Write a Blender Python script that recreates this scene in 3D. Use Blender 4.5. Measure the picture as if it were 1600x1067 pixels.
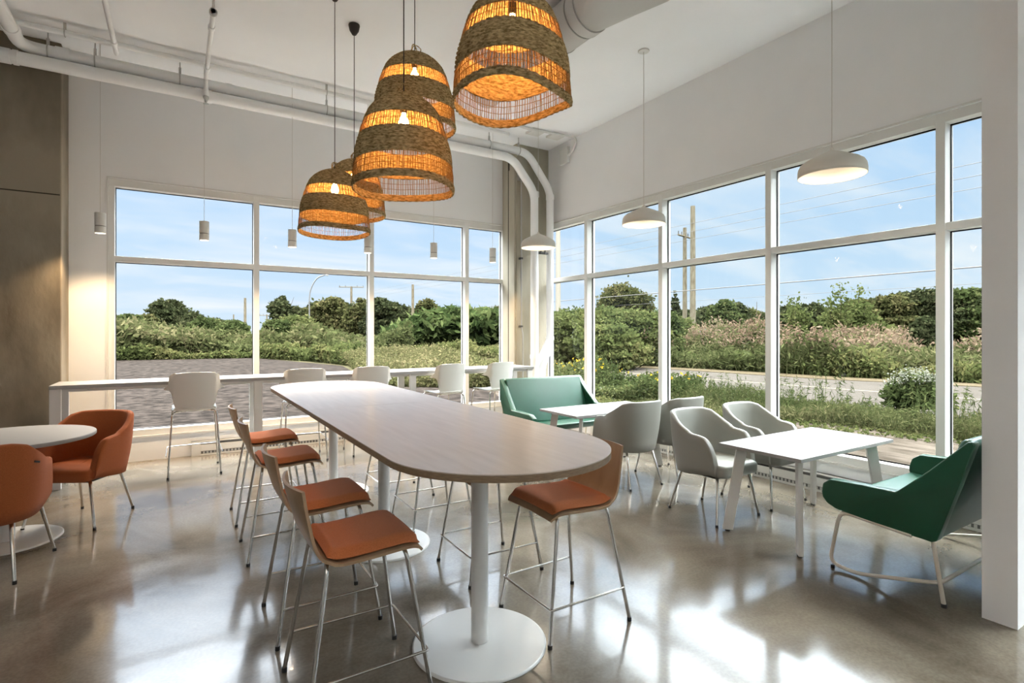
import bpy, bmesh, math, random
import numpy as np
from mathutils import Vector, Matrix, Quaternion
for o in list(bpy.data.objects): bpy.data.objects.remove(o)
SC = bpy.context.scene
COL = SC.collection
PI = math.pi
# ------------------------------------------------------------------ camera
YAW = math.atan2(522.0, 839.0); SA, CA = math.sin(YAW), math.cos(YAW); EYE = 1.54
cam = bpy.data.cameras.new('camera'); cam_o = bpy.data.objects.new('camera', cam); COL.objects.link(cam_o)
cam_o.location = (0, 0, EYE); cam_o.rotation_euler = (PI/2, 0, -YAW)
cam.sensor_width = 36; cam.lens = 36*839/1600; cam.shift_y = -14.5/1600; cam.clip_start = .05; cam.clip_end = 2000
SC.camera = cam_o
SC.view_settings.view_transform = 'Standard'
try: SC.view_settings.look = 'None'
except Exception: pass
SC.view_settings.gamma = 1; SC.view_settings.use_curve_mapping = False
SC.view_settings.exposure = 2.66
# ------------------------------------------------------------------ sky
W = bpy.data.worlds.new('sky'); SC.world = W; W.use_nodes = True
def build_sky():
    nt = W.node_tree; nt.nodes.clear(); N = nt.nodes.new; L = nt.links.new
    out = N('ShaderNodeOutputWorld'); bg = N('ShaderNodeBackground'); L(bg.outputs[0], out.inputs[0])
    tc = N('ShaderNodeTexCoord'); sep = N('ShaderNodeSeparateXYZ'); L(tc.outputs['Generated'], sep.inputs[0])
    rp = N('ShaderNodeValToRGB'); L(sep.outputs[2], rp.inputs[0])
    e = rp.color_ramp.elements
    e[0].position = 0; e[0].color = (.70, .82, .96, 1)
    e[1].position = .6; e[1].color = (1, .985, .965, 1)
    k = rp.color_ramp.elements.new(.10); k.color = (.60, .77, .97, 1)
    k = rp.color_ramp.elements.new(.34); k.color = (.46, .67, .96, 1)
    # streaky thin cloud on a plane high above
    den = N('ShaderNodeMath'); den.operation = 'ADD'; den.inputs[1].default_value = .16; L(sep.outputs[2], den.inputs[0])
    dx = N('ShaderNodeMath'); dx.operation = 'DIVIDE'; L(sep.outputs[0], dx.inputs[0]); L(den.outputs[0], dx.inputs[1])
    dy = N('ShaderNodeMath'); dy.operation = 'DIVIDE'; L(sep.outputs[1], dy.inputs[0]); L(den.outputs[0], dy.inputs[1])
    cb = N('ShaderNodeCombineXYZ'); L(dx.outputs[0], cb.inputs[0]); L(dy.outputs[0], cb.inputs[1])
    mp = N('ShaderNodeMapping'); mp.inputs['Rotation'].default_value = (0, 0, .5); mp.inputs['Scale'].default_value = (.6, 1.5, 1); L(cb.outputs[0], mp.inputs[0])
    no = N('ShaderNodeTexNoise'); no.inputs['Scale'].default_value = 1.3; no.inputs['Detail'].default_value = 7; no.inputs['Roughness'].default_value = .58; no.inputs['Distortion'].default_value = .5
    L(mp.outputs[0], no.inputs[0])
    cr = N('ShaderNodeMapRange'); cr.inputs[1].default_value = .42; cr.inputs[2].default_value = .72; cr.inputs[3].default_value = 0; cr.inputs[4].default_value = .85; L(no.outputs[0], cr.inputs[0])
    mx = N('ShaderNodeMixRGB'); mx.inputs[2].default_value = (.93, .95, .99, 1); L(cr.outputs[0], mx.inputs[0]); L(rp.outputs[0], mx.inputs[1])
    L(mx.outputs[0], bg.inputs[0])
    # a thin overcast is brighter overhead than near the horizon
    st = N('ShaderNodeMapRange'); st.inputs[1].default_value = .36; st.inputs[2].default_value = .60; st.inputs[3].default_value = SKY_LOW; st.inputs[4].default_value = SKY_HIGH
    L(sep.outputs[2], st.inputs[0]); L(st.outputs[0], bg.inputs[1])
SKY_LOW, SKY_HIGH = .170, 4.9
build_sky()
# ------------------------------------------------------------------ sun behind thin cloud
sun = bpy.data.lights.new('sun', 'SUN'); sun.energy = .9; sun.angle = math.radians(14); sun.color = (1, .95, .86)
sun_o = bpy.data.objects.new('sun', sun); COL.objects.link(sun_o)
sun_o.rotation_euler = Vector((.45, .75, -.85)).to_track_quat('-Z', 'Y').to_euler()
sun_o.location = (-20, -30, 40)

REAR_FILL = 5.5  # strength of the fill lamps added behind the camera
# ------------------------------------------------------------------ materials
MATS = {}
def mat(name, col, rough=.5, metal=0., col2=None, nscale=8., ndet=4., stretch=None, bump=0., bscale=None, spec=.5, coat=0., sheen=0., emit=None, estr=0., contrast=(.35, .65), roughvar=0.):
    if name in MATS: return MATS[name]
    m = bpy.data.materials.new(name); m.use_nodes = True; nt = m.node_tree; N = nt.nodes.new; L = nt.links.new
    p = nt.nodes['Principled BSDF']
    p.inputs['Base Color'].default_value = (*col, 1); p.inputs['Roughness'].default_value = rough; p.inputs['Metallic'].default_value = metal
    p.inputs['Specular IOR Level'].default_value = spec; p.inputs['Coat Weight'].default_value = coat
    p.inputs['Coat Roughness'].default_value = .08
    if sheen: p.inputs['Sheen Weight'].default_value = sheen
    if emit: p.inputs['Emission Color'].default_value = (*emit, 1); p.inputs['Emission Strength'].default_value = estr
    if col2 or bump or roughvar:
        tc = N('ShaderNodeTexCoord'); mp = N('ShaderNodeMapping'); L(tc.outputs['Object'], mp.inputs[0])
        if stretch: mp.inputs['Scale'].default_value = stretch
        no = N('ShaderNodeTexNoise'); no.inputs['Scale'].default_value = nscale; no.inputs['Detail'].default_value = ndet; L(mp.outputs[0], no.inputs[0])
        if col2:
            r = N('ShaderNodeValToRGB'); r.color_ramp.elements[0].position = contrast[0]; r.color_ramp.elements[1].position = contrast[1]
            r.color_ramp.elements[0].color = (*col, 1); r.color_ramp.elements[1].color = (*col2, 1)
            L(no.outputs[0], r.inputs[0]); L(r.outputs[0], p.inputs['Base Color'])
        if roughvar:
            q = N('ShaderNodeMapRange'); q.inputs[1].default_value = .3; q.inputs[2].default_value = .7
            q.inputs[3].default_value = rough; q.inputs[4].default_value = rough + roughvar; L(no.outputs[0], q.inputs[0]); L(q.outputs[0], p.inputs['Roughness'])
        if bump:
            n2 = N('ShaderNodeTexNoise'); n2.inputs['Scale'].default_value = bscale or nscale*3; n2.inputs['Detail'].default_value = 3; L(mp.outputs[0], n2.inputs[0])
            b = N('ShaderNodeBump'); b.inputs['Strength'].default_value = bump; b.inputs['Distance'].default_value = .01
            L(n2.outputs[0], b.inputs['Height']); L(b.outputs[0], p.inputs['Normal'])
    MATS[name] = m; return m
def leafmat(name, c1, c2, c3=None, trans=.35, nscale=.35):
    m = bpy.data.materials.new(name); m.use_nodes = True; nt = m.node_tree; nt.nodes.clear(); N = nt.nodes.new; L = nt.links.new
    out = N('ShaderNodeOutputMaterial'); mix = N('ShaderNodeMixShader'); d = N('ShaderNodeBsdfDiffuse'); t = N('ShaderNodeBsdfTranslucent')
    geo = N('ShaderNodeNewGeometry'); tc = N('ShaderNodeTexCoord'); no = N('ShaderNodeTexNoise'); no.inputs['Scale'].default_value = nscale; no.inputs['Detail'].default_value = 3
    L(tc.outputs['Object'], no.inputs[0])
    ad = N('ShaderNodeMath'); ad.operation = 'MULTIPLY_ADD'; ad.inputs[1].default_value = .55; L(geo.outputs['Random Per Island'], ad.inputs[0])
    sc = N('ShaderNodeMath'); sc.operation = 'MULTIPLY_ADD'; sc.inputs[1].default_value = 1.5; sc.inputs[2].default_value = -.52; L(no.outputs[0], sc.inputs[0]); L(sc.outputs[0], ad.inputs[2])
    r = N('ShaderNodeValToRGB'); e = r.color_ramp.elements; e[0].color = (*c1, 1); e[1].color = (*(c3 or c2), 1); e[0].position = .1; e[1].position = .95
    k = e.new(.55); k.color = (*c2, 1)
    L(ad.outputs[0], r.inputs[0]); L(r.outputs[0], d.inputs[0]); L(r.outputs[0], t.inputs[0]); mix.inputs[0].default_value = trans
    L(d.outputs[0], mix.inputs[1]); L(t.outputs[0], mix.inputs[2]); L(mix.outputs[0], out.inputs[0]); MATS[name] = m; return m

M_WALL = mat('painted_wall', (.84, .85, .865), .75, col2=(.87, .88, .895), nscale=1.2, bump=.04, bscale=120)
M_CEIL = mat('painted_ceiling', (.90, .915, .94), .8, col2=(.94, .955, .98), nscale=1.0, ndet=8, bump=.15, bscale=6)
M_PIPE = mat('white_painted_pipe', (.86, .87, .88), .38, bump=.03, bscale=20)
M_WRAP = mat('white_canvas_wrap', (.84, .835, .82), .75, bump=.25, bscale=30)
M_FRAME = mat('white_window_frame', (.72, .72, .70), .35)
M_GASK = mat('black_gasket', (.015, .015, .015), .6)
M_WHITE = mat('white_lacquer', (.70, .70, .685), .28)
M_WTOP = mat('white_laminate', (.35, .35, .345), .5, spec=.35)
M_WPLAS = mat('white_plastic', (.70, .705, .68), .35)
M_CONC = mat('cast_concrete', (.15, .125, .09), .85, col2=(.33, .29, .225), nscale=1.6, ndet=9, stretch=(1, 1, .5), bump=.5, bscale=14)
M_CONC2 = mat('pale_cast_concrete', (.30, .28, .215), .85, col2=(.44, .41, .33), nscale=2.2, ndet=9, stretch=(1, 1, .35), bump=.5, bscale=14)
M_CHROME = mat('brushed_chrome', (.62, .60, .57), .2, 1.)
M_DARK = mat('black_rubber', (.02, .02, .02), .55)
M_CORD = mat('black_cord', (.03, .025, .022), .6)
M_WIRE = mat('pale_cord', (.6, .58, .55), .5)
M_STEEL = mat('galvanised_steel', (.50, .50, .49), .35, .8)
M_CREAM = mat('cream_powder_coat', (.68, .64, .56), .4)
M_ORANGE = mat('rust_orange_fabric', (.50, .155, .055), .9, col2=(.60, .195, .075), nscale=260, ndet=2, bump=.35, bscale=500, sheen=.15, spec=.2)
M_GREY = mat('grey_vinyl', (.29, .295, .27), .42, bump=.05, bscale=300)
M_GREEN = mat('green_vinyl', (.012, .085, .048), .33, col2=(.015, .097, .056), nscale=3, bump=.06, bscale=300)
M_WOOD = mat('pale_oak_veneer', (.36, .235, .135), .42, col2=(.44, .30, .18), nscale=14, ndet=6, stretch=(1, 1, .08), contrast=(.3, .7))
M_SHADE = mat('warm_white_shade', (.70, .675, .62), .55)
M_BRONZE = mat('dark_canopy_plastic', (.03, .022, .018), .45)
M_BULB = mat('glowing_bulb', (1, .7, .4), .3, emit=(1, .55, .2), estr=12)
M_LENS = mat('glowing_lens', (1, .9, .75), .3, emit=(1, .80, .58), estr=3)

def floor_mat():
    m = bpy.data.materials.new('polished_concrete'); m.use_nodes = True; nt = m.node_tree; N = nt.nodes.new; L = nt.links.new; p = nt.nodes['Principled BSDF']
    tc = N('ShaderNodeTexCoord')
    n1 = N('ShaderNodeTexNoise'); n1.inputs['Scale'].default_value = .9; n1.inputs['Detail'].default_value = 10; n1.inputs['Roughness'].default_value = .62; n1.inputs['Distortion'].default_value = .6
    L(tc.outputs['Object'], n1.inputs[0])
    r = N('ShaderNodeValToRGB'); e = r.color_ramp.elements; e[0].position = .34; e[0].color = (.095, .078, .058, 1); e[1].position = .64; e[1].color = (.245, .213, .170, 1)
    L(n1.outputs[0], r.inputs[0])
    n2 = N('ShaderNodeTexNoise'); n2.inputs['Scale'].default_value = 60; n2.inputs['Detail'].default_value = 3; L(tc.outputs['Object'], n2.inputs[0])
    r2 = N('ShaderNodeValToRGB'); r2.color_ramp.elements[0].position = .4; r2.color_ramp.elements[0].color = (.82, .82, .82, 1); r2.color_ramp.elements[1].position = .6; r2.color_ramp.elements[1].color = (1, 1, 1, 1); L(n2.outputs[0], r2.inputs[0])
    mu = N('ShaderNodeMixRGB'); mu.blend_type = 'MULTIPLY'; mu.inputs[0].default_value = .7; L(r.outputs[0], mu.inputs[1]); L(r2.outputs[0], mu.inputs[2])
    # fine pale scratches
    vo = N('ShaderNodeTexWave'); vo.inputs['Scale'].default_value = .7; vo.inputs['Distortion'].default_value = 30; vo.inputs['Detail'].default_value = 4; vo.inputs['Detail Scale'].default_value = .6; L(tc.outputs['Object'], vo.inputs[0])
    r3 = N('ShaderNodeValToRGB'); r3.color_ramp.elements[0].position = .999; r3.color_ramp.elements[0].color = (0, 0, 0, 1); r3.color_ramp.elements[1].position = 1; r3.color_ramp.elements[1].color = (.35, .35, .35, 1); L(vo.outputs[0], r3.inputs[0])
    m2 = N('ShaderNodeMixRGB'); m2.blend_type = 'MIX'; m2.inputs[2].default_value = (.5, .47, .42, 1); m2.inputs[0].default_value = 0; L(mu.outputs[0], m2.inputs[1]); L(m2.outputs[0], p.inputs['Base Color'])
    q = N('ShaderNodeMapRange'); q.inputs[1].default_value = .3; q.inputs[2].default_value = .7; q.inputs[3].default_value = .09; q.inputs[4].default_value = .19
    n3 = N('ShaderNodeTexNoise'); n3.inputs['Scale'].default_value = 2.2; n3.inputs['Detail'].default_value = 6; L(tc.outputs['Object'], n3.inputs[0]); L(n3.outputs[0], q.inputs[0]); L(q.outputs[0], p.inputs['Roughness'])
    b = N('ShaderNodeBump'); b.inputs['Strength'].default_value = .05; b.inputs['Distance'].default_value = .02
    n4 = N('ShaderNodeTexNoise'); n4.inputs['Scale'].default_value = 3.5; n4.inputs['Detail'].default_value = 2; L(tc.outputs['Object'], n4.inputs[0]); L(n4.outputs[0], b.inputs['Height']); L(b.outputs[0], p.inputs['Normal'])
    p.inputs['Specular IOR Level'].default_value = .36; p.inputs['Coat Weight'].default_value = .12; p.inputs['Coat Roughness'].default_value = .03
    L(b.outputs[0], p.inputs['Coat Normal'])
    return m
M_FLOOR = floor_mat()
def glass_mat():
    m = bpy.data.materials.new('window_glass'); m.use_nodes = True; nt = m.node_tree; nt.nodes.clear(); N = nt.nodes.new; L = nt.links.new
    out = N('ShaderNodeOutputMaterial'); mix = N('ShaderNodeMixShader'); t = N('ShaderNodeBsdfTransparent'); g = N('ShaderNodeBsdfGlossy'); lw = N('ShaderNodeLayerWeight')
    lw.inputs[0].default_value = .12; g.inputs['Roughness'].default_value = .01; t.inputs[0].default_value = (.97, .985, .98, 1)
    mm = N('ShaderNodeMath'); mm.operation = 'MULTIPLY'; mm.inputs[1].default_value = .5; L(lw.outputs[0], mm.inputs[0])
    L(mm.outputs[0], mix.inputs[0]); L(t.outputs[0], mix.inputs[1]); L(g.outputs[0], mix.inputs[2]); L(mix.outputs[0], out.inputs[0]); return m
M_GLASS = glass_mat()
def straw_mat(name, c1, c2, sc=(60, 60, 220), trans=.2):
    m = bpy.data.materials.new(name); m.use_nodes = True; nt = m.node_tree; nt.nodes.clear(); N = nt.nodes.new; L = nt.links.new
    out = N('ShaderNodeOutputMaterial'); mix = N('ShaderNodeMixShader'); d = N('ShaderNodeBsdfDiffuse'); t = N('ShaderNodeBsdfTranslucent')
    tc = N('ShaderNodeTexCoord'); mp = N('ShaderNodeMapping'); mp.inputs['Scale'].default_value = sc; no = N('ShaderNodeTexNoise'); no.inputs['Scale'].default_value = 1; no.inputs['Detail'].default_value = 3
    L(tc.outputs['Object'], mp.inputs[0]); L(mp.outputs[0], no.inputs[0]); r = N('ShaderNodeValToRGB'); r.color_ramp.elements[0].position = .35; r.color_ramp.elements[1].position = .65
    r.color_ramp.elements[0].color = (*c1, 1); r.color_ramp.elements[1].color = (*c2, 1); L(no.outputs[0], r.inputs[0])
    L(r.outputs[0], d.inputs[0]); L(r.outputs[0], t.inputs[0]); mix.inputs[0].default_value = trans; b = N('ShaderNodeBump'); b.inputs['Strength'].default_value = .7; b.inputs['Distance'].default_value = .004
    L(no.outputs[0], b.inputs['Height']); L(b.outputs[0], d.inputs['Normal'])
    L(d.outputs[0], mix.inputs[1]); L(t.outputs[0], mix.inputs[2]); L(mix.outputs[0], out.inputs[0]); return m
M_WEAVE = straw_mat('woven_seagrass', (.22, .15, .065), (.62, .46, .24), sc=(36,36,120), trans=.04)
M_STICK = straw_mat('split_straw', (.36, .19, .07), (.55, .33, .14), trans=.3)
def table_mat():
    return mat('greige_wood_laminate', (.55, .475, .42), .36, col2=(.63, .555, .495), nscale=5, ndet=8, stretch=(6, .5, 1), contrast=(.3, .7), coat=.25)
M_TABLE = table_mat()
M_EDGE = mat('plywood_edge', (.20, .135, .08), .5, col2=(.30, .21, .13), nscale=30, stretch=(1, 1, 12))

# ------------------------------------------------------------------ mesh helpers
class MB:
    def __init__(s): s.v = []; s.f = []; s.sm = []
    def add(s, vs, fs, smooth=False):
        k = len(s.v); s.v += [tuple(v) for v in vs]; s.f += [tuple(i+k for i in f) for f in fs]; s.sm += [smooth]*len(fs); return s
    def box(s, x0, x1, y0, y1, z0, z1):
        return s.add([(x0,y0,z0),(x1,y0,z0),(x1,y1,z0),(x0,y1,z0),(x0,y0,z1),(x1,y0,z1),(x1,y1,z1),(x0,y1,z1)],
              [(0,3,2,1),(4,5,6,7),(0,1,5,4),(1,2,6,5),(2,3,7,6),(3,0,4,7)])
    def hexa(s, p): # 8 points bottom then top
        return s.add(p, [(0,3,2,1),(4,5,6,7),(0,1,5,4),(1,2,6,5),(2,3,7,6),(3,0,4,7)])
    def tube(s, pts, r, n=10, caps=True, closed=False):
        P = [Vector(p) for p in pts]; m = len(P); R = r if isinstance(r, (list, tuple)) else [r]*m
        T = []
        for i in range(m):
            a = P[(i-1) % m] if (closed or i > 0) else P[i]; b = P[(i+1) % m] if (closed or i < m-1) else P[i]
            T.append((b-a).normalized())
        u = T[0].orthogonal().normalized(); vs = []
        for i in range(m):
            if i: q = T[i-1].rotation_difference(T[i]); u = (q @ u).normalized()
            w = T[i].cross(u)
            for j in range(n):
                a = 2*PI*j/n; vs.append(P[i]+R[i]*(math.cos(a)*u+math.sin(a)*w))
        fs = []
        for i in range(m if closed else m-1):
            for j in range(n):
                a = i*n+j; b = i*n+(j+1) % n; c = ((i+1) % m)*n+(j+1) % n; d = ((i+1) % m)*n+j; fs.append((a,b,c,d))
        s.add(vs, fs, True)
        if caps and not closed: s.add(vs[:n], [tuple(range(n-1,-1,-1))]); s.add(vs[-n:], [tuple(range(n))])
        return s
    def lathe(s, prof, n=32, c=(0,0,0), cap0=True, cap1=True, smooth=True):
        vs = []; 
        for r, z in prof:
            for j in range(n):
                a = 2*PI*j/n; vs.append((c[0]+r*math.cos(a), c[1]+r*math.sin(a), c[2]+z))
        fs = []; m = len(prof)
        for i in range(m-1):
            for j in range(n): fs.append((i*n+j, i*n+(j+1) % n, (i+1)*n+(j+1) % n, (i+1)*n+j))
        s.add(vs, fs, smooth)
        if cap0 and prof[0][0] > 1e-6: s.add(vs[:n], [tuple(range(n-1,-1,-1))])
        if cap1 and prof[-1][0] > 1e-6: s.add(vs[-n:], [tuple(range(n))])
        return s
    def prism(s, poly, z0, z1, smooth_side=False):
        n = len(poly); vs = [(x,y,z0) for x,y in poly]+[(x,y,z1) for x,y in poly]
        s.add(vs, [tuple(range(n-1,-1,-1)), tuple(range(n,2*n))]); s.add(vs, [(i,(i+1)%n,n+(i+1)%n,n+i) for i in range(n)], smooth_side); return s
    def loft(s, secs, closed_sec=True, caps=True, smooth=True):
        n = len(secs[0]); vs = [p for sec in secs for p in sec]; fs = []
        for i in range(len(secs)-1):
            for j in range(n if closed_sec else n-1):
                fs.append((i*n+j, i*n+(j+1)%n, (i+1)*n+(j+1)%n, (i+1)*n+j))
        s.add(vs, fs, smooth)
        if caps and closed_sec: s.add(secs[0], [tuple(range(n-1,-1,-1))], smooth); s.add(secs[-1], [tuple(range(n))], smooth)
        return s
    def sheet(s, grid, t, up=None):
        """solid sheet from grid[i][j] of points, thickness t along the normal"""
        a = len(grid); b = len(grid[0]); G = [[Vector(p) for p in row] for row in grid]; top = []
        for i in range(a):
            for j in range(b):
                du = G[min(i+1,a-1)][j]-G[max(i-1,0)][j]; dv = G[i][min(j+1,b-1)]-G[i][max(j-1,0)]
                n = du.cross(dv).normalized(); tt = t(i/(a-1), j/(b-1)) if callable(t) else t
                top.append(G[i][j]+n*tt)
        bot = [p for row in G for p in row]; k = len(bot); vs = bot+top; fs = []
        for i in range(a-1):
            for j in range(b-1):
                q = (i*b+j, (i+1)*b+j, (i+1)*b+j+1, i*b+j+1); fs.append(tuple(reversed(q))); fs.append(tuple(x+k for x in q))
        s.add(vs, fs, True)
        ring = [j for j in range(b)]+[i*b+b-1 for i in range(1,a)]+[(a-1)*b+j for j in range(b-2,-1,-1)]+[i*b for i in range(a-2,0,-1)]
        s.add(vs, [(ring[i], ring[i]+k, ring[(i+1)%len(ring)]+k, ring[(i+1)%len(ring)]) for i in range(len(ring))], False); return s
    def build(s, name, m, parent=None, bevel=0, seg=2, subsurf=0, merge=False, autosm=False):
        me = bpy.data.meshes.new(name); me.from_pydata(s.v, [], s.f); me.polygons.foreach_set('use_smooth', s.sm if not autosm else [True]*len(s.sm)); me.materials.append(m)
        if merge:
            bm = bmesh.new(); bm.from_mesh(me); bmesh.ops.remove_doubles(bm, verts=bm.verts, dist=1e-5); bmesh.ops.recalc_face_normals(bm, faces=bm.faces); bm.to_mesh(me); bm.free()
        me.update(); o = bpy.data.objects.new(name, me); COL.objects.link(o)
        if parent: o.parent = parent
        if bevel:
            b = o.modifiers.new('bevel', 'BEVEL'); b.width = bevel; b.segments = seg; b.limit_method = 'ANGLE'; b.angle_limit = math.radians(35)
            if seg > 2:
                for p in me.polygons: p.use_smooth = True
        if subsurf: q = o.modifiers.new('sub', 'SUBSURF'); q.levels = subsurf; q.render_levels = subsurf
        return o
def tag(o, label=None, cat=None, group=None, kind=None):
    if label: o['label'] = label
    if cat: o['category'] = cat
    if group: o['group'] = group
    if kind: o['kind'] = kind
    return o
def empty(name, loc=(0,0,0), rz=0, label=None, cat=None, group=None, kind=None):
    o = bpy.data.objects.new(name, None); COL.objects.link(o); o.location = loc; o.rotation_euler = (0,0,rz); o.empty_display_size = .1
    return tag(o, label, cat, group, kind)
def copy_tree(o, parent=None):
    c = o.copy(); COL.objects.link(c)
    if parent: c.parent = parent
    for ch in list(o.children):
        if not ch.get('_new'): copy_tree(ch, c)
    return c
def place(proto, used, loc, rz, label, group=None):
    c = copy_tree(proto) if used else proto
    c.location = loc; c.rotation_euler = (0,0,rz); c['label'] = label
    if group: c['group'] = group
    return c
def curve(pts, n=6):
    """Catmull-Rom through pts"""
    P = [Vector(p) for p in pts]; P = [2*P[0]-P[1]]+P+[2*P[-1]-P[-2]]; out = []
    for i in range(1, len(P)-2):
        for k in range(n):
            t = k/n; a,b,c,d = P[i-1],P[i],P[i+1],P[i+2]
            out.append(.5*((2*b)+(c-a)*t+(2*a-5*b+4*c-d)*t*t+(3*b-a-3*c+d)*t**3))
    out.append(P[-2]); return out
def fillet(pts, r, n=5):
    P = [Vector(p) for p in pts]; out = [P[0]]
    for i in range(1, len(P)-1):
        a = (P[i-1]-P[i]); b = (P[i+1]-P[i]); rr = min(r, a.length*.45, b.length*.45); p0 = P[i]+a.normalized()*rr; p2 = P[i]+b.normalized()*rr
        for k in range(n+1):
            t = k/n; out.append((1-t)**2*p0+2*t*(1-t)*P[i]+t*t*p2)
    out.append(P[-1]); return out
def interp(tab, x):
    xs = [a for a,_ in tab]; ys = [b for _,b in tab]; return float(np.interp(x, xs, ys))
def light(name, kind, loc, energy, color, parent=None, **kw):
    l = bpy.data.lights.new(name, kind); l.energy = energy; l.color = color
    for k, v in kw.items(): setattr(l, k, v)
    o = bpy.data.objects.new(name, l); COL.objects.link(o); o.location = loc
    if parent: o.parent = parent
    return o

# ------------------------------------------------------------------ room shell
YB, XR, ZC = 7.79, 5.30, 4.60          # back wall, right wall, ceiling
XL, YF = -7.0, -6.0                    # left wall and the wall behind the camera
ZH, ZS, ZT0, ZT1 = 3.35, .288, 2.372, 2.436 # window head, sill, transom
DG = .12                               # depth of the glass behind the wall face
def struct(o): o['kind'] = 'structure'; return o
struct(MB().box(XL, XR+.3, YF, YB+.3, -.15, 0).build('floor', M_FLOOR))
struct(MB().box(XL-.2, XR+.3, YF-.2, YB+.3, ZC, ZC+.3).build('ceiling', M_CEIL))
BW0, BW1 = -.69, 4.75                  # back window opening
wb = MB(); wb.box(XL, BW0, YB, YB+.25, 0, ZC).box(BW1, XR+.25, YB, YB+.25, 0, ZC).box(BW0, BW1, YB, YB+.25, ZH, ZC).box(BW0, BW1, YB, YB+.25, 0, ZS)
struct(wb.build('wall_back', M_WALL))
RW0, RW1 = -5.0, 7.55                  # right window opening
wr = MB(); wr.box(XR, XR+.25, YF, RW0, 0, ZC).box(XR, XR+.25, RW1, YB+.25, 0, ZC).box(XR, XR+.25, RW0, RW1, ZH, ZC).box(XR, XR+.25, RW0, RW1, 0, ZS)
struct(wr.build('wall_right', M_WALL))
struct(MB().box(XL-.2, XL, YF, YB+.3, 0, ZC).build('wall_left', M_WALL))
struct(MB().box(XL, XR+.3, YF-.2, YF, 0, ZC).build('wall_front', M_WALL))
struct(MB().box(3.685, XR, .975, 1.122, 0, ZC).build('wall_partition', M_WALL))
tag(MB().box(3.705, XR, 1.0, 1.14, 0, .0), None) if False else None
# windows: local u along the wall, d depth, built in place
def window(name, along, u0, u1, mull, wallc):
    root = empty(name, (0,0,0), kind='structure')
    def bx(mb, a0, a1, d0, d1, z0, z1):
        if along == 'x': mb.box(a0, a1, wallc+d0, wallc+d1, z0, z1)
        else: mb.box(wallc+d0, wallc+d1, a0, a1, z0, z1)
    fr = MB(); w = .065
    bx(fr, u0, u1, .015, DG+.05, ZH-.095, ZH-.012); bx(fr, u0, u1, .015, DG+.05, ZS+.012, ZS+.085)
    bx(fr, u0, u0+.06, .017, DG+.048, ZS+.08, ZH-.09); bx(fr, u1-.06, u1, .017, DG+.048, ZS+.08, ZH-.09)
    fr.build('window_frame', M_FRAME, root, bevel=.003)
    lip = MB(); bx(lip, u0-.012, u1+.012, -.012, .02, ZH-.014, ZH+.006); bx(lip, u0-.012, u1+.012, -.018, .03, ZS-.006, ZS+.014)
    bx(lip, u0-.014, u0+.004, -.012, .02, ZS, ZH); bx(lip, u1-.004, u1+.014, -.012, .02, ZS, ZH)
    lip.build('edge_trim', M_WHITE, root)
    tr = MB(); bx(tr, u0+.05, u1-.05, .02, DG+.04, ZT0, ZT1); tr.build('transom', M_FRAME, root, bevel=.003)
    for c in mull:
        m = MB(); bx(m, c-w/2, c+w/2, .012, DG+.05, ZS+.01, ZH-.01); m.build('mullion', M_FRAME, root, bevel=.003)
    edges = [u0+.06]+[e for c in mull for e in (c-w/2, c+w/2)]+[u1-.06]
    for i in range(0, len(edges), 2):
        a, b = edges[i], edges[i+1]
        for z0, z1 in ((ZS+.085, ZT0), (ZT1, ZH-.095)):
            p = MB(); bx(p, a, b, DG, DG+.006, z0, z1); g = p.build('glass_pane', M_GLASS, root)
            k = MB(); t = .008
            bx(k, a, b, DG-.006, DG+.012, z0, z0+t); bx(k, a, b, DG-.006, DG+.012, z1-t, z1); bx(k, a, a+t, DG-.006, DG+.012, z0, z1); bx(k, b-t, b, DG-.006, DG+.012, z0, z1)
            k.build('gasket', M_GASK, g)
    return root
window('window_1', 'x', BW0, BW1, (.882, 2.425, 3.995), YB)
window('window_2', 'y', RW0, RW1, (6.40, 4.90, 3.40, 1.885, .36, -1.16, -2.68, -4.2), XR)

# concrete piers
def pier(name, x0, x1, m, label, notch):
    mb = MB(); mb.box(x0, x1, 7.35, YB, 0, ZC)
    o = mb.build(name, m, bevel=.012); tag(o, kind='structure'); return o
pier('concrete_pier', -6.9, -1.047, M_CONC, '', 0)
pier('concrete_pier', 4.655, XR-.0, M_CONC2, '', 1)
j = MB(); j.box(-6.9, -1.06, 7.344, 7.352, 2.985, 2.997); j.build('trim_1', mat('dark_joint', (.05,.042,.03), .9)); bpy.data.objects['trim_1']['kind'] = 'structure'
j = MB(); j.box(4.640, 4.656, 7.56, 7.585, 0, ZC); o = j.build('trim_2', mat('dark_joint', (.05,.042,.03), .9)); o['kind'] = 'structure'
j = MB(); j.box(4.625, 4.656, 7.36, 7.54, 0, 4.2); o = j.build('trim_3', M_CONC2, bevel=.008); o['kind'] = 'structure'

# ------------------------------------------------------------------ baseboard heaters
M_HEAT = mat('heater_enamel', (.66, .66, .64), .4)
def fin_mat(along):
    n = 'heater_fins_'+along
    if n in MATS: return MATS[n]
    m = bpy.data.materials.new(n); m.use_nodes = True; nt = m.node_tree; p = nt.nodes['Principled BSDF']; tc = nt.nodes.new('ShaderNodeTexCoord'); w = nt.nodes.new('ShaderNodeTexWave'); w.bands_direction = along.upper(); w.inputs['Scale'].default_value = 8
    r = nt.nodes.new('ShaderNodeValToRGB'); r.color_ramp.interpolation = 'CONSTANT'; r.color_ramp.elements[0].color = (.12,.12,.12,1); r.color_ramp.elements[1].position = .4; r.color_ramp.elements[1].color = (.6,.6,.58,1)
    nt.links.new(tc.outputs['Object'], w.inputs[0]); nt.links.new(w.outputs[0], r.inputs[0]); nt.links.new(r.outputs[0], p.inputs['Base Color']); MATS[n] = m; return m
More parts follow.
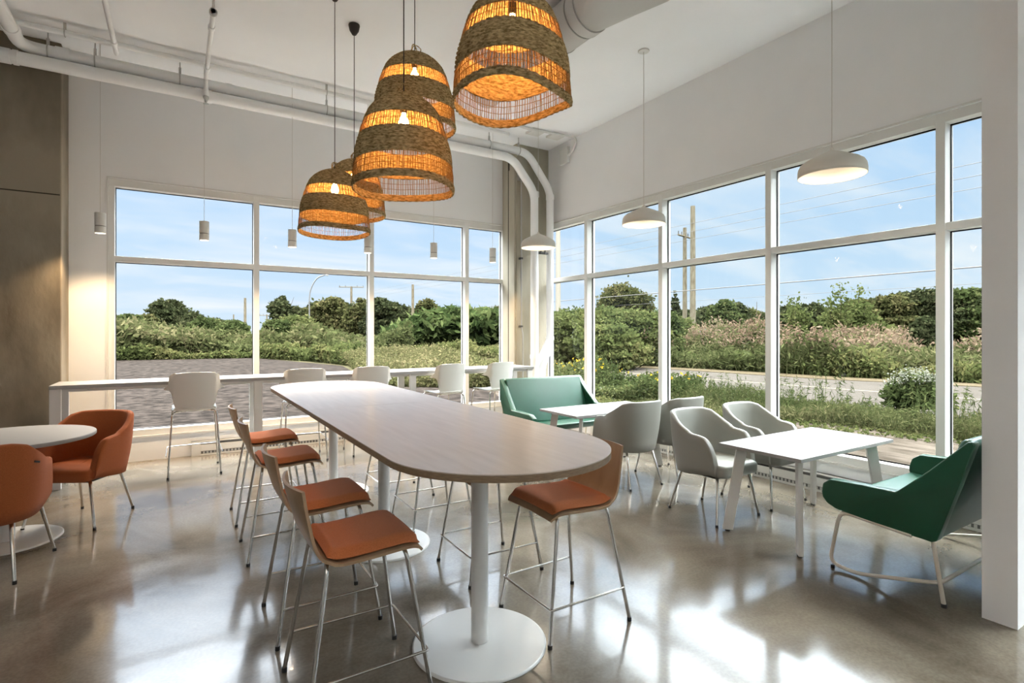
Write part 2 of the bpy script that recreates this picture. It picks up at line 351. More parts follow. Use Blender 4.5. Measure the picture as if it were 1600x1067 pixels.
def heater(along, u0, u1, label):
    root = empty('baseboard_heater', ((u0+u1)/2, YB, 0) if along == 'x' else (XR, (u0+u1)/2, 0), label=label, cat='heater')
    L2 = (u1-u0)/2
    def bx(mb, a0, a1, d0, d1, z0, z1):
        if along == 'x': mb.box(a0, a1, -d1, -d0, z0, z1)
        else: mb.box(-d1, -d0, a0, a1, z0, z1)
    m = MB(); bx(m, -L2, L2, 0, .035, .01, .18); bx(m, -L2, L2, .03, .062, .055, .135); bx(m, -L2, L2, .0, .058, .165, .18); bx(m, -L2, L2, 0, .06, .0, .02)
    bx(m, -L2, -L2+.1, .0, .064, .0, .18); bx(m, L2-.1, L2, .0, .064, .0, .18); m.build('casing', M_HEAT, root, bevel=.002)
    g = MB(); bx(g, -L2+.1, L2-.1, .035, .05, .137, .163); bx(g, -L2+.1, L2-.1, .035, .05, .022, .052); g.build('air_slot', mat('slot_dark', (.10,.10,.10), .7), root)
    f = MB(); bx(f, -L2+.1, L2-.1, .05, .054, .024, .05); f.build('fin_grille', fin_mat(along), root)
heater('x', .14, 2.1, 'long white baseboard heater under the back windows behind the stools')
heater('x', 2.5, 4.3, 'white baseboard heater under the back windows, nearer the corner')
heater('y', 4.1, 6.2, 'white baseboard heater under the right windows behind the far grey chairs')
heater('y', 1.3, 4.05, 'long white baseboard heater under the right windows beside the near white table')

# ------------------------------------------------------------------ pipes
PZA, PZB = 4.255, 4.392
def big_pipe(name, path, r, label, collars, wrap=None):
    root = empty(name, path[0], label=label, cat='pipe'); o = Vector(path[0])
    P = fillet([Vector(p)-o for p in path], .16, 6)
    MB().tube(P, r, 20).build('pipe_run', M_PIPE, root)
    for (a, b) in collars:
        MB().tube([Vector(a)-o, Vector(b)-o], r+.008, 20).build('coupling', M_PIPE, root)
    return root
big_pipe('drain_pipe', [(-5.5,7.1,PZA),(4.42,7.1,PZA),(4.84,7.1,PZA-.48),(4.84,7.1,0)], .065, 'lower white drain pipe along the back wall, turning down left of its twin',
   [((-1.52,7.1,PZA),(-1.40,7.1,PZA)),((-1.38,7.1,PZA),(-1.34,7.1,PZA)),((.17,7.1,PZA),(.33,7.1,PZA)),((4.84,7.1,3.70),(4.84,7.1,3.78)),((4.84,7.1,1.12),(4.84,7.1,1.18)),((4.84,7.1,.78),(4.84,7.1,.84))])
big_pipe('drain_pipe', [(-1.33,2.2,PZB),(-1.33,7.12,PZB),(4.72,7.12,PZB),(5.16,7.12,PZB-.55),(5.16,7.12,1.32),(4.99,7.12,.98),(4.99,7.12,0)], .06, 'upper white drain pipe crossing the ceiling, turning down right of its twin',
   [((-1.06,7.12,PZB),(-.95,7.12,PZB)),((-1.33,6.72,PZB),(-1.33,6.80,PZB)),((.48,7.12,PZB),(.54,7.12,PZB)),((5.16,7.12,3.70),(5.16,7.12,3.78)),((5.16,7.12,1.42),(5.16,7.12,1.47)),((4.99,7.12,.84),(4.99,7.12,.9))])
br = MB(); br.tube([(4.85,7.08,1.02),(4.96,7.06,1.18),(5.10,7.08,1.40)], .048, 16); tag(br.build('pipe_branch', M_PIPE), 'short slanted white pipe branch joining the two downpipes near the floor', 'pipe')
def thin_pipe(name, path, r, label, extra=None):
    o = Vector(path[0]); root = empty(name, path[0], label=label, cat='pipe')
    MB().tube(fillet([Vector(p)-o for p in path], .05, 4), r, 12).build('pipe_run', M_PIPE, root)
    return root, o
thin_pipe('sprinkler_main', [(-5.5,6.85,4.50),(4.2,6.85,4.50)], .03, 'thin white sprinkler pipe close under the ceiling above the two drain pipes')
def branch(x, y0, y1, label, head):
    root, o = thin_pipe('sprinkler_branch', [(x,y0,4.42),(x,y1,4.42)]+([(x,y1,4.20)] if head else [(x,y1,4.5)]), .022, label)
    b = MB(); b.box(-.06,.06,-.06,.06,.17,.18); b.tube([(0,0,.17),(0,0,.02)], .012, 8); b.tube([(0,.0,-.005),(0,.03,-.005)], .034, 12); b.build('hanger_bracket', M_STEEL, root)
    MB().tube([(0,.28,0),(0,.34,0)], .03, 12).build('clamp', M_PIPE, root); MB().tube([(0,y1-y0-.30,0),(0,y1-y0-.24,0)], .03, 12).build('clamp', M_PIPE, root)
    if head:
        L = y1-y0; MB().tube([(0,L,-.13),(0,L,-.2)], .03, 12).build('collar', M_PIPE, root)
        h = MB(); h.lathe([(.015,0),(.03,-.01),(.03,-.03),(.018,-.05),(.012,-.075)], 12, (0,L,-.2)); h.lathe([(.005,-.075),(.03,-.09),(.028,-.095)], 12, (0,L,-.2)); h.build('sprinkler_head', M_STEEL, root)
branch(.27, 5.5, 7.0, 'white ceiling pipe with a sprinkler head hanging at its wall end', True)
branch(-.54, 3.0, 6.9, 'white ceiling pipe running to the wall, left of the one with the sprinkler head', False)
def rod(x, y, z, r, label):
    root = empty('pipe_hanger', (x, y, z), label=label, cat='hanger', group='steel hanger rods holding the ceiling pipes')
    MB().tube([(0,0,r+.05),(0,0,ZC-z)], .006, 8).build('rod', M_STEEL, root)
    m = MB(); m.tube([(0, (r+.006)*math.cos(a), (r+.006)*math.sin(a)) for a in [2*PI*k/20 for k in range(20)]], .006, 6, closed=True); m.box(-.012,.012,-.008,.008,r,r+.07); m.build('ring_strap', M_STEEL, root)
for x, y, z, r, l in ((-1.12,7.12,PZB,.06,'hanger rod on the upper drain pipe just right of its elbow'),(-.74,7.12,PZB,.06,'hanger rod on the upper drain pipe above the concrete pier edge'),(.02,7.12,PZB,.06,'hanger rod on the upper drain pipe left of the sprinkler head'),
     (1.62,7.12,PZB,.06,'hanger rod on the upper drain pipe left of the black-corded lamps'),(1.56,6.85,4.50,.03,'short hanger rod on the thin sprinkler pipe near the lamp cords'),(-.95,6.85,4.50,.03,'hanger rod on the thin sprinkler pipe at the far left'),(4.02,7.12,PZB,.06,'hanger rod on the upper drain pipe beside the corner pier'),(4.55,7.12,PZB,.06,'hanger rod on the upper drain pipe just before its corner bend')):
    rod(x, y, z, r, l)
# pipe support clamp where the downpipes leave the pier
cl = MB(); cl.box(4.90,5.10,7.08,7.13,2.80,2.83); cl.tube([(4.94,7.06,2.79),(4.94,7.06,2.86)], .012, 8).tube([(5.02,7.06,2.79),(5.02,7.06,2.86)], .012, 8); tag(cl.build('pipe_clamp', mat('dark_steel', (.12,.12,.12), .5, .6)), 'dark steel clamp holding the two downpipes behind the far white lamp', 'clamp')
# conduit on the pier
cr = empty('conduit', (4.72,7.30,0), label='thin grey electrical conduit running down the corner pier', cat='conduit')
MB().tube(fillet([(0,0,4.05),(0,0,1.62),(.03,0,1.50),(.03,0,.02)], .05), .012, 10).build('conduit_run', M_STEEL, cr)
MB().box(-.05,.03,-.03,.05,4.0,4.12).build('junction_box', M_STEEL, cr)
for z in (1.62, 2.72): MB().box(-.02,.02,-.02,.05,z,z+.03).build('conduit_strap', mat('dark_steel', (.12,.12,.12), .5, .6), cr)
# boxes in the ceiling corner
for x, y, l in ((4.62,6.75,'white square junction plate on the ceiling near the corner pier'),(4.98,6.72,'white square junction plate on the ceiling nearest the right wall')):
    o = MB().box(-.11,.11,-.11,.11,-.035,0).build('junction_plate', M_WHITE, bevel=.006); o.location = (x,y,ZC); tag(o, l, 'junction box')
sb = empty('wall_junction_box', (XR,6.88,4.36), label='white metal box high on the right wall with a bent conduit', cat='junction box')
MB().box(-.05,0,-.11,.11,-.12,.13).build('box_body', M_WHITE, sb, bevel=.005)
MB().tube(fillet([(-.03,-.11,.0),(-.03,-.2,.02),(-.05,-.36,.19),(-.9,-.2,.215),(-1.4,-.3,.215)], .12, 6), .018, 10).build('conduit_run', M_WHITE, sb)

# air duct
M_DUCT = mat('painted_duct', (.56, .55, .54), .45)
dr = empty('air_duct', (3.05,3.6,4.36), label='large round ceiling duct that widens into a rectangular box at the top edge', cat='duct')
MB().tube([(0,1.9,0),(0,0,0)], .2, 40).build('round_duct', M_DUCT, dr)
for k, y in enumerate((1.35, 1.02, .72, .42, .12)):
    MB().tube([(0,y,0),(0,y+.012,0)], .205, 40).build('seam_ring', mat('duct_seam', (.34,.34,.33), .5), dr)
MB().tube([(0,.0,0),(0,.1,0)], .212, 40).build('collar', M_DUCT, dr)
secs = []
for t in (0, .35, .7, 1):
    s = []
    for k in range(40):
        a = 2*PI*k/40+PI/4; c, sn = math.cos(a), math.sin(a); mx = max(abs(c), abs(sn)); rx, rz = c/mx*.36, sn/mx*.13
        s.append((.2*c*(1-t)+(rx+.05)*t, -.5*t, .2*sn*(1-t)+(rz+.06)*t))
    secs.append(s)
MB().loft(secs).build('transition', M_DUCT, dr)
MB().box(-.31,.41,-3.6,-.5,-.07,.19).build('rectangular_duct', M_DUCT, dr, bevel=.004)
MB().tube([(-.13,.62,-.19),(-.10,.70,-.17)], .01, 8).box(-.15,-.08,.6,.72,-.185,-.165).build('duct_handle', M_STEEL, dr)

# ------------------------------------------------------------------ window counter
ct = empty('window_counter', (-1.06,6.76,0), label='long white narrow counter running the whole width of the back windows', cat='counter')
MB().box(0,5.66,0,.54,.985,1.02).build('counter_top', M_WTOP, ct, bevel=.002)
for x in (.0, 1.80, 3.68, 5.56):
    MB().box(x,x+.09,.02,.06,0,.985).build('leg', M_WHITE, ct, bevel=.003)
    MB().box(x,x+.09,.46,.50,0,.985).build('leg', M_WHITE, ct, bevel=.003)
    MB().box(x+.03,x+.06,.06,.46,.945,.985).build('leg_brace', M_WHITE, ct)
for y in (.05, .47): MB().box(.09,5.56,y,y+.025,.95,.985).build('rail', M_WHITE, ct)

# ------------------------------------------------------------------ big bar table
bt = empty('bar_table', (1.273,3.84,0), label='long high table with round ends, greige wood top on three white pedestals', cat='table')
def half_top(sgn):
    R = .526; L = 2.19-R; pts = []
    for k in range(41):
        a = PI*k/40; pts.append((R*math.cos(a), (L+R*math.sin(a))*sgn))
    pts += [(-R, .002*sgn), (R, .002*sgn)]
    if sgn < 0: pts.reverse()
    n = len(pts)
    t = MB(); ins = [(x*.996, (y if abs(y) < .01 else y-.003*sgn)) for x, y in pts]
    t.prism(pts, .979, 1.006); t.build('edge_band', M_EDGE, bt)
    MB().prism(pts, 1.0062, 1.0105).build('tabletop', M_TABLE, bt, bevel=.001)
half_top(1); half_top(-1)
for y in (-1.49, -.03, 1.47):
    b = MB().lathe([(.33,0),(.33,.008),(.322,.012)], 64, (0,y,0)).build('base_plate', M_WHITE, bt)
    MB().lathe([(.042,.012),(.042,.965)], 32, (0,y,0)).build('pedestal_column', M_WHITE, bt)
    MB().box(-.2,.2,y-.2,y+.2,.965,.979).build('mounting_plate', M_WHITE, bt)

# ------------------------------------------------------------------ bar stools with pads (local +x is forward)
def make_bar_stool():
    root = empty('bar_stool', (0,0,0), label='x', cat='bar stool')
    prof = curve([(.232,0,.612),(.205,0,.636),(.15,0,.643),(.0,0,.634),(-.12,0,.632),(-.185,0,.655),(-.222,0,.71),(-.246,0,.78),(-.268,0,.85),(-.288,0,.925)], 4)
    n = len(prof); g = []
    for i, p in enumerate(prof):
        s = i/(n-1); hw = interp([(0,.20),(.1,.215),(.45,.215),(.6,.205),(1,.19)], s)
        row = []
        for jx in range(13):
            v = -1+2*jx/12
            bend = .035*v*v*max(0, (s-.55)/.45)              # the back wraps forward
            dz = -.006*v*v if s < .5 else 0
            row.append((p.x+bend, v*hw, p.z+dz))
        g.append(row)
    MB().sheet(g, .012).build('seat_shell', M_WOOD, root, bevel=.002)
    pad = []
    pr = curve([(.215,0,.640),(.15,0,.655),(.0,0,.646),(-.12,0,.644),(-.172,0,.661)], 4); m = len(pr)
    for i, p in enumerate(pr):
        s = i/(m-1); hw = interp([(0,.195),(.1,.205),(1,.198)], s)
        pad.append([(p.x, (-1+2*k/14)*hw, p.z-.006*(-1+2*k/14)**2) for k in range(15)])
    def th(a, b):
        e = min(a, 1-a)*1.0; f = min(b, 1-b); q = min(1, e/.14); r = min(1, f/.09)
        return .004+.026*math.sqrt(max(0, 1-(1-q)**2))*math.sqrt(max(0, 1-(1-r)**2))
    for row in pad: pass
    MB().sheet([list(reversed(r)) for r in pad], th).build('seat_pad', M_ORANGE, root)
    for sx in (1, -1):
        for sy in (1, -1):
            x1 = .255 if sx > 0 else -.258; y1 = .232*sy if sx > 0 else .245*sy
            path = fillet([(.15*sx, .03*sy, .612), (.162*sx, .17*sy, .612), (x1, y1, .012)], .05, 6)
            lg = MB().tube(path, .0095, 10).build('leg', M_CHROME, root)
            MB().tube([(x1*.999,y1*.999,.02),(x1,y1,0)], .0125, 10).build('foot_cap', M_DARK, lg)
    def at(sx, sy, z):
        x1 = .255 if sx > 0 else -.258; y1 = .232*sy if sx > 0 else .245*sy; t = z/.612
        return Vector((x1+(.162*sx-x1)*t, y1+(.17*sy-y1)*t, z))
    a, b, c, d = at(-1,1,.178), at(1,1,.178), at(1,-1,.178), at(-1,-1,.178)
    o1 = Vector((.016,.012,0)); o2 = Vector((.016,-.012,0))
    MB().tube(fillet([a+Vector((0,.008,0)), b+o1, c+o2, d+Vector((0,-.008,0))], .012, 3), .006, 8).build('footrest', M_CHROME, root)
    MB().box(-.16,.16,-.035,-.01,.606,.622).box(-.16,.16,.01,.035,.606,.622).build('seat_bracket', M_CHROME, root)
    return root
bs = make_bar_stool(); G = 'rust padded wooden bar stools round the long table'
for i, (x, y, rz, l) in enumerate((
    (.668,2.37,0,'nearest rust-padded bar stool on the left side of the long table'),
    (.668,3.055,0,'second nearest rust-padded bar stool on the left side of the long table'),
    (.650,4.16,0,'third rust-padded bar stool on the left side of the long table'),
    (.650,5.00,0,'farthest rust-padded bar stool on the left side of the long table'),
    (1.79,2.35,PI,'rust-padded bar stool pulled out at the right of the long table, seat fully visible'),
    (1.745,3.10,PI,'bar stool behind the near pedestal on the right side, only its chrome legs showing'),
    (1.78,4.11,PI,'bar stool on the right side of the long table, legs showing beyond the middle pedestal'),
    (1.79,4.94,PI,'farthest bar stool on the right side of the long table, legs between pedestals'))):
    place(bs, i, (x, y, 0), rz, l, G)

# ------------------------------------------------------------------ white plastic counter stools (local +x forward)
def make_white_stool():
    root = empty('counter_stool', (0,0,0), label='x', cat='bar stool')
    rows = []
    HW = [(0,.155),(.08,.185),(.25,.20),(.45,.214),(.52,.228),(.57,.262),(.605,.292),(.64,.268),(.70,.243),(.80,.240),(.93,.234),(.975,.218),(1,.185)]
    for i in range(41):
        s = i/40; z = .715+.385*s - 0; hw = interp(HW, s); row = []
        for k in range(25):
            v = -1+2*k/24; y = v*hw; ay = abs(y)
            x = -.235-.055*s + .9*min(ay,.22)**2 + max(0, ay-.2)*1.25
            zz = z + (.012*(1-v*v) if s > .95 else 0) - (0 if s > .02 else .0) - max(0, ay-.235)*.35
            row.append((x, y, zz))
        rows.append(row)
    MB().sheet([list(reversed(r)) for r in rows], .008).build('backrest', M_WPLAS, root, bevel=.002)
    sp = curve([(.215,0,.690),(.19,0,.712),(.1,0,.715),(-.05,0,.703),(-.16,0,.700),(-.215,0,.712),(-.237,0,.735)], 4); g = []
    for i, p in enumerate(sp):
        s = i/(len(sp)-1); hw = interp([(0,.17),(.12,.205),(.6,.212),(.85,.19),(1,.165)], s)
        g.append([(p.x+(.9*(v*hw)**2 if s > .9 else 0), v*hw, p.z+.012*v*v*(1 if s < .9 else 0)-.012*(1-v*v)*(1-abs(2*s-1))) for v in [-1+2*k/12 for k in range(13)]])
    MB().sheet(g, .010).build('seat', M_WPLAS, root, bevel=.002)
    MB().sheet([[(-.15+.28*a, (-.15+.30*b), .690-.022*math.sin(PI*a)*math.sin(PI*b)) for b in [k/8 for k in range(9)]] for a in [k/8 for k in range(9)]], .006).build('seat_underside', M_WPLAS, root)
    for sx in (1, -1):
        for sy in (1, -1):
            x1, y1 = .27*sx, .245*sy
            lg = MB().tube(fillet([(.14*sx,.05*sy,.690),(.20*sx,.205*sy,.690),(x1,y1,.012)], .05, 6), .0095, 10).build('leg', M_CHROME, root)
            MB().tube([(x1,y1,.02),(x1,y1,0)], .0125, 10).build('foot_cap', M_DARK, lg)
    def at(sx, sy, z): t = z/.69; return Vector((sx*(.27-.07*t), sy*(.245-.04*t), z))
    a, b, c, d = at(-1,1,.24), at(1,1,.24), at(1,-1,.24), at(-1,-1,.24); q = Vector((.06,.03,0)); q2 = Vector((.06,-.03,0))
    MB().tube(fillet([a+Vector((-.03,.03,0)), b+q, c+q2, d+Vector((-.03,-.03,0))], .04, 4), .006, 8).build('footrest', M_CHROME, root)
    return root
ws = make_white_stool(); G = 'white plastic stools along the window counter'
for i, (x, y, rz, l) in enumerate((
    (.155,6.93,PI/2,'white plastic counter stool standing free at the left, whole frame visible'),
    (1.30,6.95,PI/2-.05,'white counter stool at the window, second from the left, behind the table end'),
    (2.10,6.93,PI/2-.04,'white counter stool at the window, middle of five, just its back above the table'),
    (3.16,6.90,PI/2+.10,'white counter stool at the window beyond the table, second from the right'),
    (3.95,6.90,PI/2+.14,'white counter stool nearest the corner pier, behind the far green loveseat'))):
    place(ws, i, (x, y, 0), rz, l, G)

# ------------------------------------------------------------------ tub chairs (local +y forward)
def make_tub_chair(name, m, label):
    root = empty(name, (0,0,0), label='x', cat='chair'); tag(root, label)
    secs = []; n = 72
    def plan(u, lvl):                                     # lvl 0 bottom, 1 top
        # u -1..1 from right arm front round the back to the left arm front
        a = abs(u); sgn = 1 if u > 0 else -1
        W = .262+.052*lvl; D = .235+.065*lvl; F = .235-.01*lvl
        ts = .40
        if a < ts:                                        # back arc (superellipse)
            th = a/ts*PI/2; e = 2/2.45
            x = W*math.sin(th)**e; y = -.02-D*math.cos(th)**e if math.cos(th) > 0 else -.02
        else:
            k = (a-ts)/(1-ts); x = W-.012*k*k; y = -.02+(F+.02)*k
        return x*sgn, y
    for i in range(n+1):
        u = -1+2*i/n; u = math.copysign(abs(u)**.92, u) if abs(u) > 0 else 0; a = abs(u)
        top = interp([(0,.862),(.17,.858),(.25,.838),(.32,.79),(.39,.74),(.45,.715),(.53,.705),(.65,.702),(.82,.69),(1,.66)], a)
        bot = interp([(0,.352),(.35,.36),(1,.395)], a)
        if a > .74: k = (a-.74)/.26; top = bot+.03+(top-bot-.03)*math.sqrt(max(0, 1-k**2.6*.96))
        lv = (top-bot)/.49; b0 = Vector((*plan(u,0), bot)); b1 = Vector((*plan(u,lv), top))
        e = 1e-3; p0 = Vector((*plan(u-e,.5),0)); p1 = Vector((*plan(u+e,.5),0)); t = (p1-p0); nrm = Vector((-t.y, t.x, 0))
        if nrm.length < 1e-9: nrm = Vector((0,1,0))
        nrm.normalize()
        if nrm.dot(Vector((b0.x, b0.y+.0, 0))) > 0: nrm = -nrm            # inward
        th = .048; sec = []
        for k in range(7): sec.append(b0.lerp(b1, k/6*.965)-nrm*(.012*math.sin(PI*k/6)))
        for k in range(1, 6):
            q = PI*k/6; sec.append(b1+nrm*(th/2)*(1-math.cos(q))+Vector((0,0,math.sin(q)*.018))-Vector((0,0,.018)))
        for k in range(6,-1,-1): sec.append(b0.lerp(b1, k/6*.965)+nrm*th)
        secs.append(sec)
    MB().loft(secs).build('shell', m, root)
    c = MB(); ss = []
    for (ins, z) in ((.03,.372),(.006,.380),(0,.40),(0,.445),(.006,.462),(.025,.475),(.06,.482),(.14,.486)):
        s = []; hw = .232-ins; yf = .30-ins; yb = -.20+ins*.5; rr = .05
        for (cx_, cy_, a0) in ((hw-rr, yf-rr, 0), (-hw+rr, yf-rr, PI/2), (-hw+.1, yb+.1, PI), (hw-.1, yb+.1, 1.5*PI)):
            r2 = rr if cy_ > 0 else .1
            for k in range(7): a = a0+PI/2*k/6; s.append((cx_+r2*math.cos(a), cy_+r2*math.sin(a), z))
        ss.append(s)
    c.loft(ss); c.build('seat_cushion', m, root)
    for sx in (1, -1):
        for sy in (1, -1):
            x1, y1 = (.272*sx, .262) if sy > 0 else (.215*sx, -.268)
            x0, y0 = (.205*sx, .215) if sy > 0 else (.17*sx, -.17)
            lg = MB().tube([(x0*.85,y0*.85,.372),(x0,y0,.36),(x1,y1,.012)], [.012,.0125,.0095], 12).build('leg', M_CHROME, root)
            MB().tube([(x1,y1,.022),(x1,y1,0)], .012, 10).build('foot_cap', M_DARK, lg)
    MB().box(-.19,.19,-.17,.2,.352,.374).build('seat_base', M_DARK, root, bevel=.004)
    return root
M_RUST = mat('rust_chair_fabric', (.36, .100, .032), .9, col2=(.44, .13, .045), nscale=260, ndet=2, bump=.35, bscale=500, sheen=.1, spec=.2)
oc = make_tub_chair('tub_chair', M_RUST, 'rust fabric tub chair with its back to the camera, cut by the left edge'); oc['group'] = 'rust fabric tub chairs at the round table'
oc.location = (-1.035,4.68,0); oc.rotation_euler = (0,0,-.10)
o2 = copy_tree(oc); o2['label'] = 'rust fabric tub chair with its empty seat visible, in front of the counter end'
o2.location = (-.655,5.62,0); o2.rotation_euler = (0,0,math.atan2(-.87,-.5)-PI/2)
tagm = MB().box(-.0215,.0215,-.0,.004,-.006,.006).build('fabric_tag', M_DARK, oc); tagm.location = (.292,-.150,.716); tagm.rotation_euler = (0,.3,1.2)
gc = make_tub_chair('tub_chair', M_GREY, 'x'); G = 'grey vinyl tub chairs at the two white tables'
for i, (x, y, rz, l) in enumerate((
    (3.93,4.07,0,'grey tub chair seen from behind at the far white table, nearer the long table'),
    (4.57,4.06,.03,'grey tub chair seen from behind at the far white table, nearer the window'),
    (3.875,3.0,PI,'grey tub chair at the near white table, open side to camera, nearer the long table'),
    (4.60,3.01,PI+.02,'grey tub chair at the near white table, nearer the window'))):
    place(gc, i, (x, y, 0), rz, l, G)

# ------------------------------------------------------------------ round table
rt = empty('round_table', (-1.075,5.32,0), label='round white pedestal table cut by the left edge between the rust tub chairs', cat='table')
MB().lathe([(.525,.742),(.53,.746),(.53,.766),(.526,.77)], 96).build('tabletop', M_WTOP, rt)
MB().lathe([(.33,0),(.33,.008),(.322,.012)], 64).build('base_plate', M_WHITE, rt)
MB().lathe([(.052,.012),(.052,.735)], 32).build('pedestal_column', M_WHITE, rt)
MB().box(-.18,.18,-.18,.18,.732,.743).build('mounting_plate', M_WHITE, rt)

# ------------------------------------------------------------------ white rectangular tables
def make_table():
    root = empty('cafe_table', (0,0,0), label='x', cat='table')
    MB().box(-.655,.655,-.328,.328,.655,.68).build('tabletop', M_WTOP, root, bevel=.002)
    MB().box(-.50,.50,-.2,-.16,.625,.655).box(-.50,.50,.16,.2,.625,.655).box(-.52,-.48,-.2,.2,.625,.655).box(.48,.52,-.2,.2,.625,.655).build('under_frame', M_WHITE, root)
    for sx in (1, -1):
        for sy in (1, -1):
            w, t = .038, .016                              # flat bar set across the corner
            d = Vector((sx*.72, sy*.70, 0)).normalized(); p = Vector((-d.y, d.x, 0)); p0 = Vector((sx*.505, sy*.225, .655)); p1 = Vector((sx*.60, sy*.285, .012))
            q = []
            for c in (p1, p0):
                for (a, b) in ((-t,-w),(t,-w),(t,w),(-t,w)): q.append(c+p*a+d*b)
            lg = MB().hexa(q).build('leg', M_WHITE, root, bevel=.003)
            MB().lathe([(.018,0),(.018,.012)], 12, (p1.x, p1.y, 0)).build('glide', M_DARK, lg)
    return root
tb = make_table()
place(tb, 0, (4.225,2.372,0), 0, 'near white rectangular table with slanted legs, in front of two grey tub chairs', 'white rectangular tables')
place(tb, 1, (4.105,4.63,0), .0, 'far white rectangular table in front of the green loveseat by the corner', 'white rectangular tables')

# ------------------------------------------------------------------ green loveseats (local +y forward)
def make_loveseat():
    root = empty('loveseat', (0,0,0), label='x', cat='sofa')
    HWD = .69
    sil = [(.40,.49),(.385,.55),(.335,.588),(.15,.598),(-.04,.600),(-.195,.755),(-.365,.945),(-.385,.950),(-.398,.935),(-.335,.70),(-.225,.36),(-.20,.345),(.05,.362),(.32,.392),(.375,.42),(.397,.455)]
    def xo(y, z):
        return (HWD-.055 + .055*min(1, (z-.345)/.25)) if z < .6 else HWD-.05*(z-.6)/.36
    for sx in (1, -1):
        outer = [(sx*xo(y,z), y, z) for y, z in sil]; inner = [(sx*(xo(y,z)-.075), y, z) for y, z in sil]
        n = len(sil); m = MB(); vs = outer+inner; m.add(vs, [tuple(range(n)) if sx < 0 else tuple(range(n-1,-1,-1)), tuple(range(2*n-1,n-1,-1)) if sx < 0 else tuple(range(n,2*n)) ], True)
        m.add(vs, [(i, n+i, n+(i+1)%n, (i+1)%n) for i in range(n)], True)
        m.build('side_panel', M_GREEN, root, bevel=.02, seg=4, merge=True)
    w = HWD-.085
    b = MB(); b.hexa([(-w+.0,-.215,.345),(w-.0,-.215,.345),(w,-.11,.40),(-w,-.11,.40),(-w+.0,-.398,.948),(w-.0,-.398,.948),(w-.0,-.325,.953),(-w+.0,-.325,.953)])
    b.build('backrest', M_GREEN, root, bevel=.03, seg=5)
    s = MB(); s.hexa([(-w,-.2,.335),(w,-.2,.335),(w,.35,.375),(-w,.35,.375),(-w,-.16,.405),(w,-.16,.405),(w,.395,.455),(-w,.395,.455)])
    s.build('seat_cushion', M_GREEN, root, bevel=.035, seg=5)
    for sx in (1, -1):
        X = sx*(HWD-.06)
        MB().tube(fillet([(X,-.10,.352),(X,.30,.385),(X,.365,.03),(X*.995,.20,.014),(X*.995,-.235,.125),(X*.55,-.235,.125),(0,-.235,.125)], .07, 7), .0115, 12).build('sled_runner', M_CREAM, root)
        lg = MB().tube([(X*.985,-.20,.36),(X*1.0,-.255,.012)], .0115, 12).build('leg', M_CREAM, root)
        MB().tube([(X,-.255,.02),(X,-.256,0)], .014, 10).build('foot_cap', M_DARK, lg)
        MB().tube([(X,.345,.02),(X,.345,0)], .012, 10).build('glide', M_DARK, lg)
    MB().tube([(-HWD+.06,.29,.372),(HWD-.06,.29,.372)], .0095, 10).build('cross_bar', M_CREAM, root)
    return root
ls = make_loveseat()
place(ls, 0, (4.27,1.53,0), 0, 'near dark green loveseat on cream tube frame, half hidden by the white partition', 'green vinyl loveseats')
place(ls, 1, (4.10,5.46,0), PI, 'far green loveseat facing the camera behind the far white table', 'green vinyl loveseats')

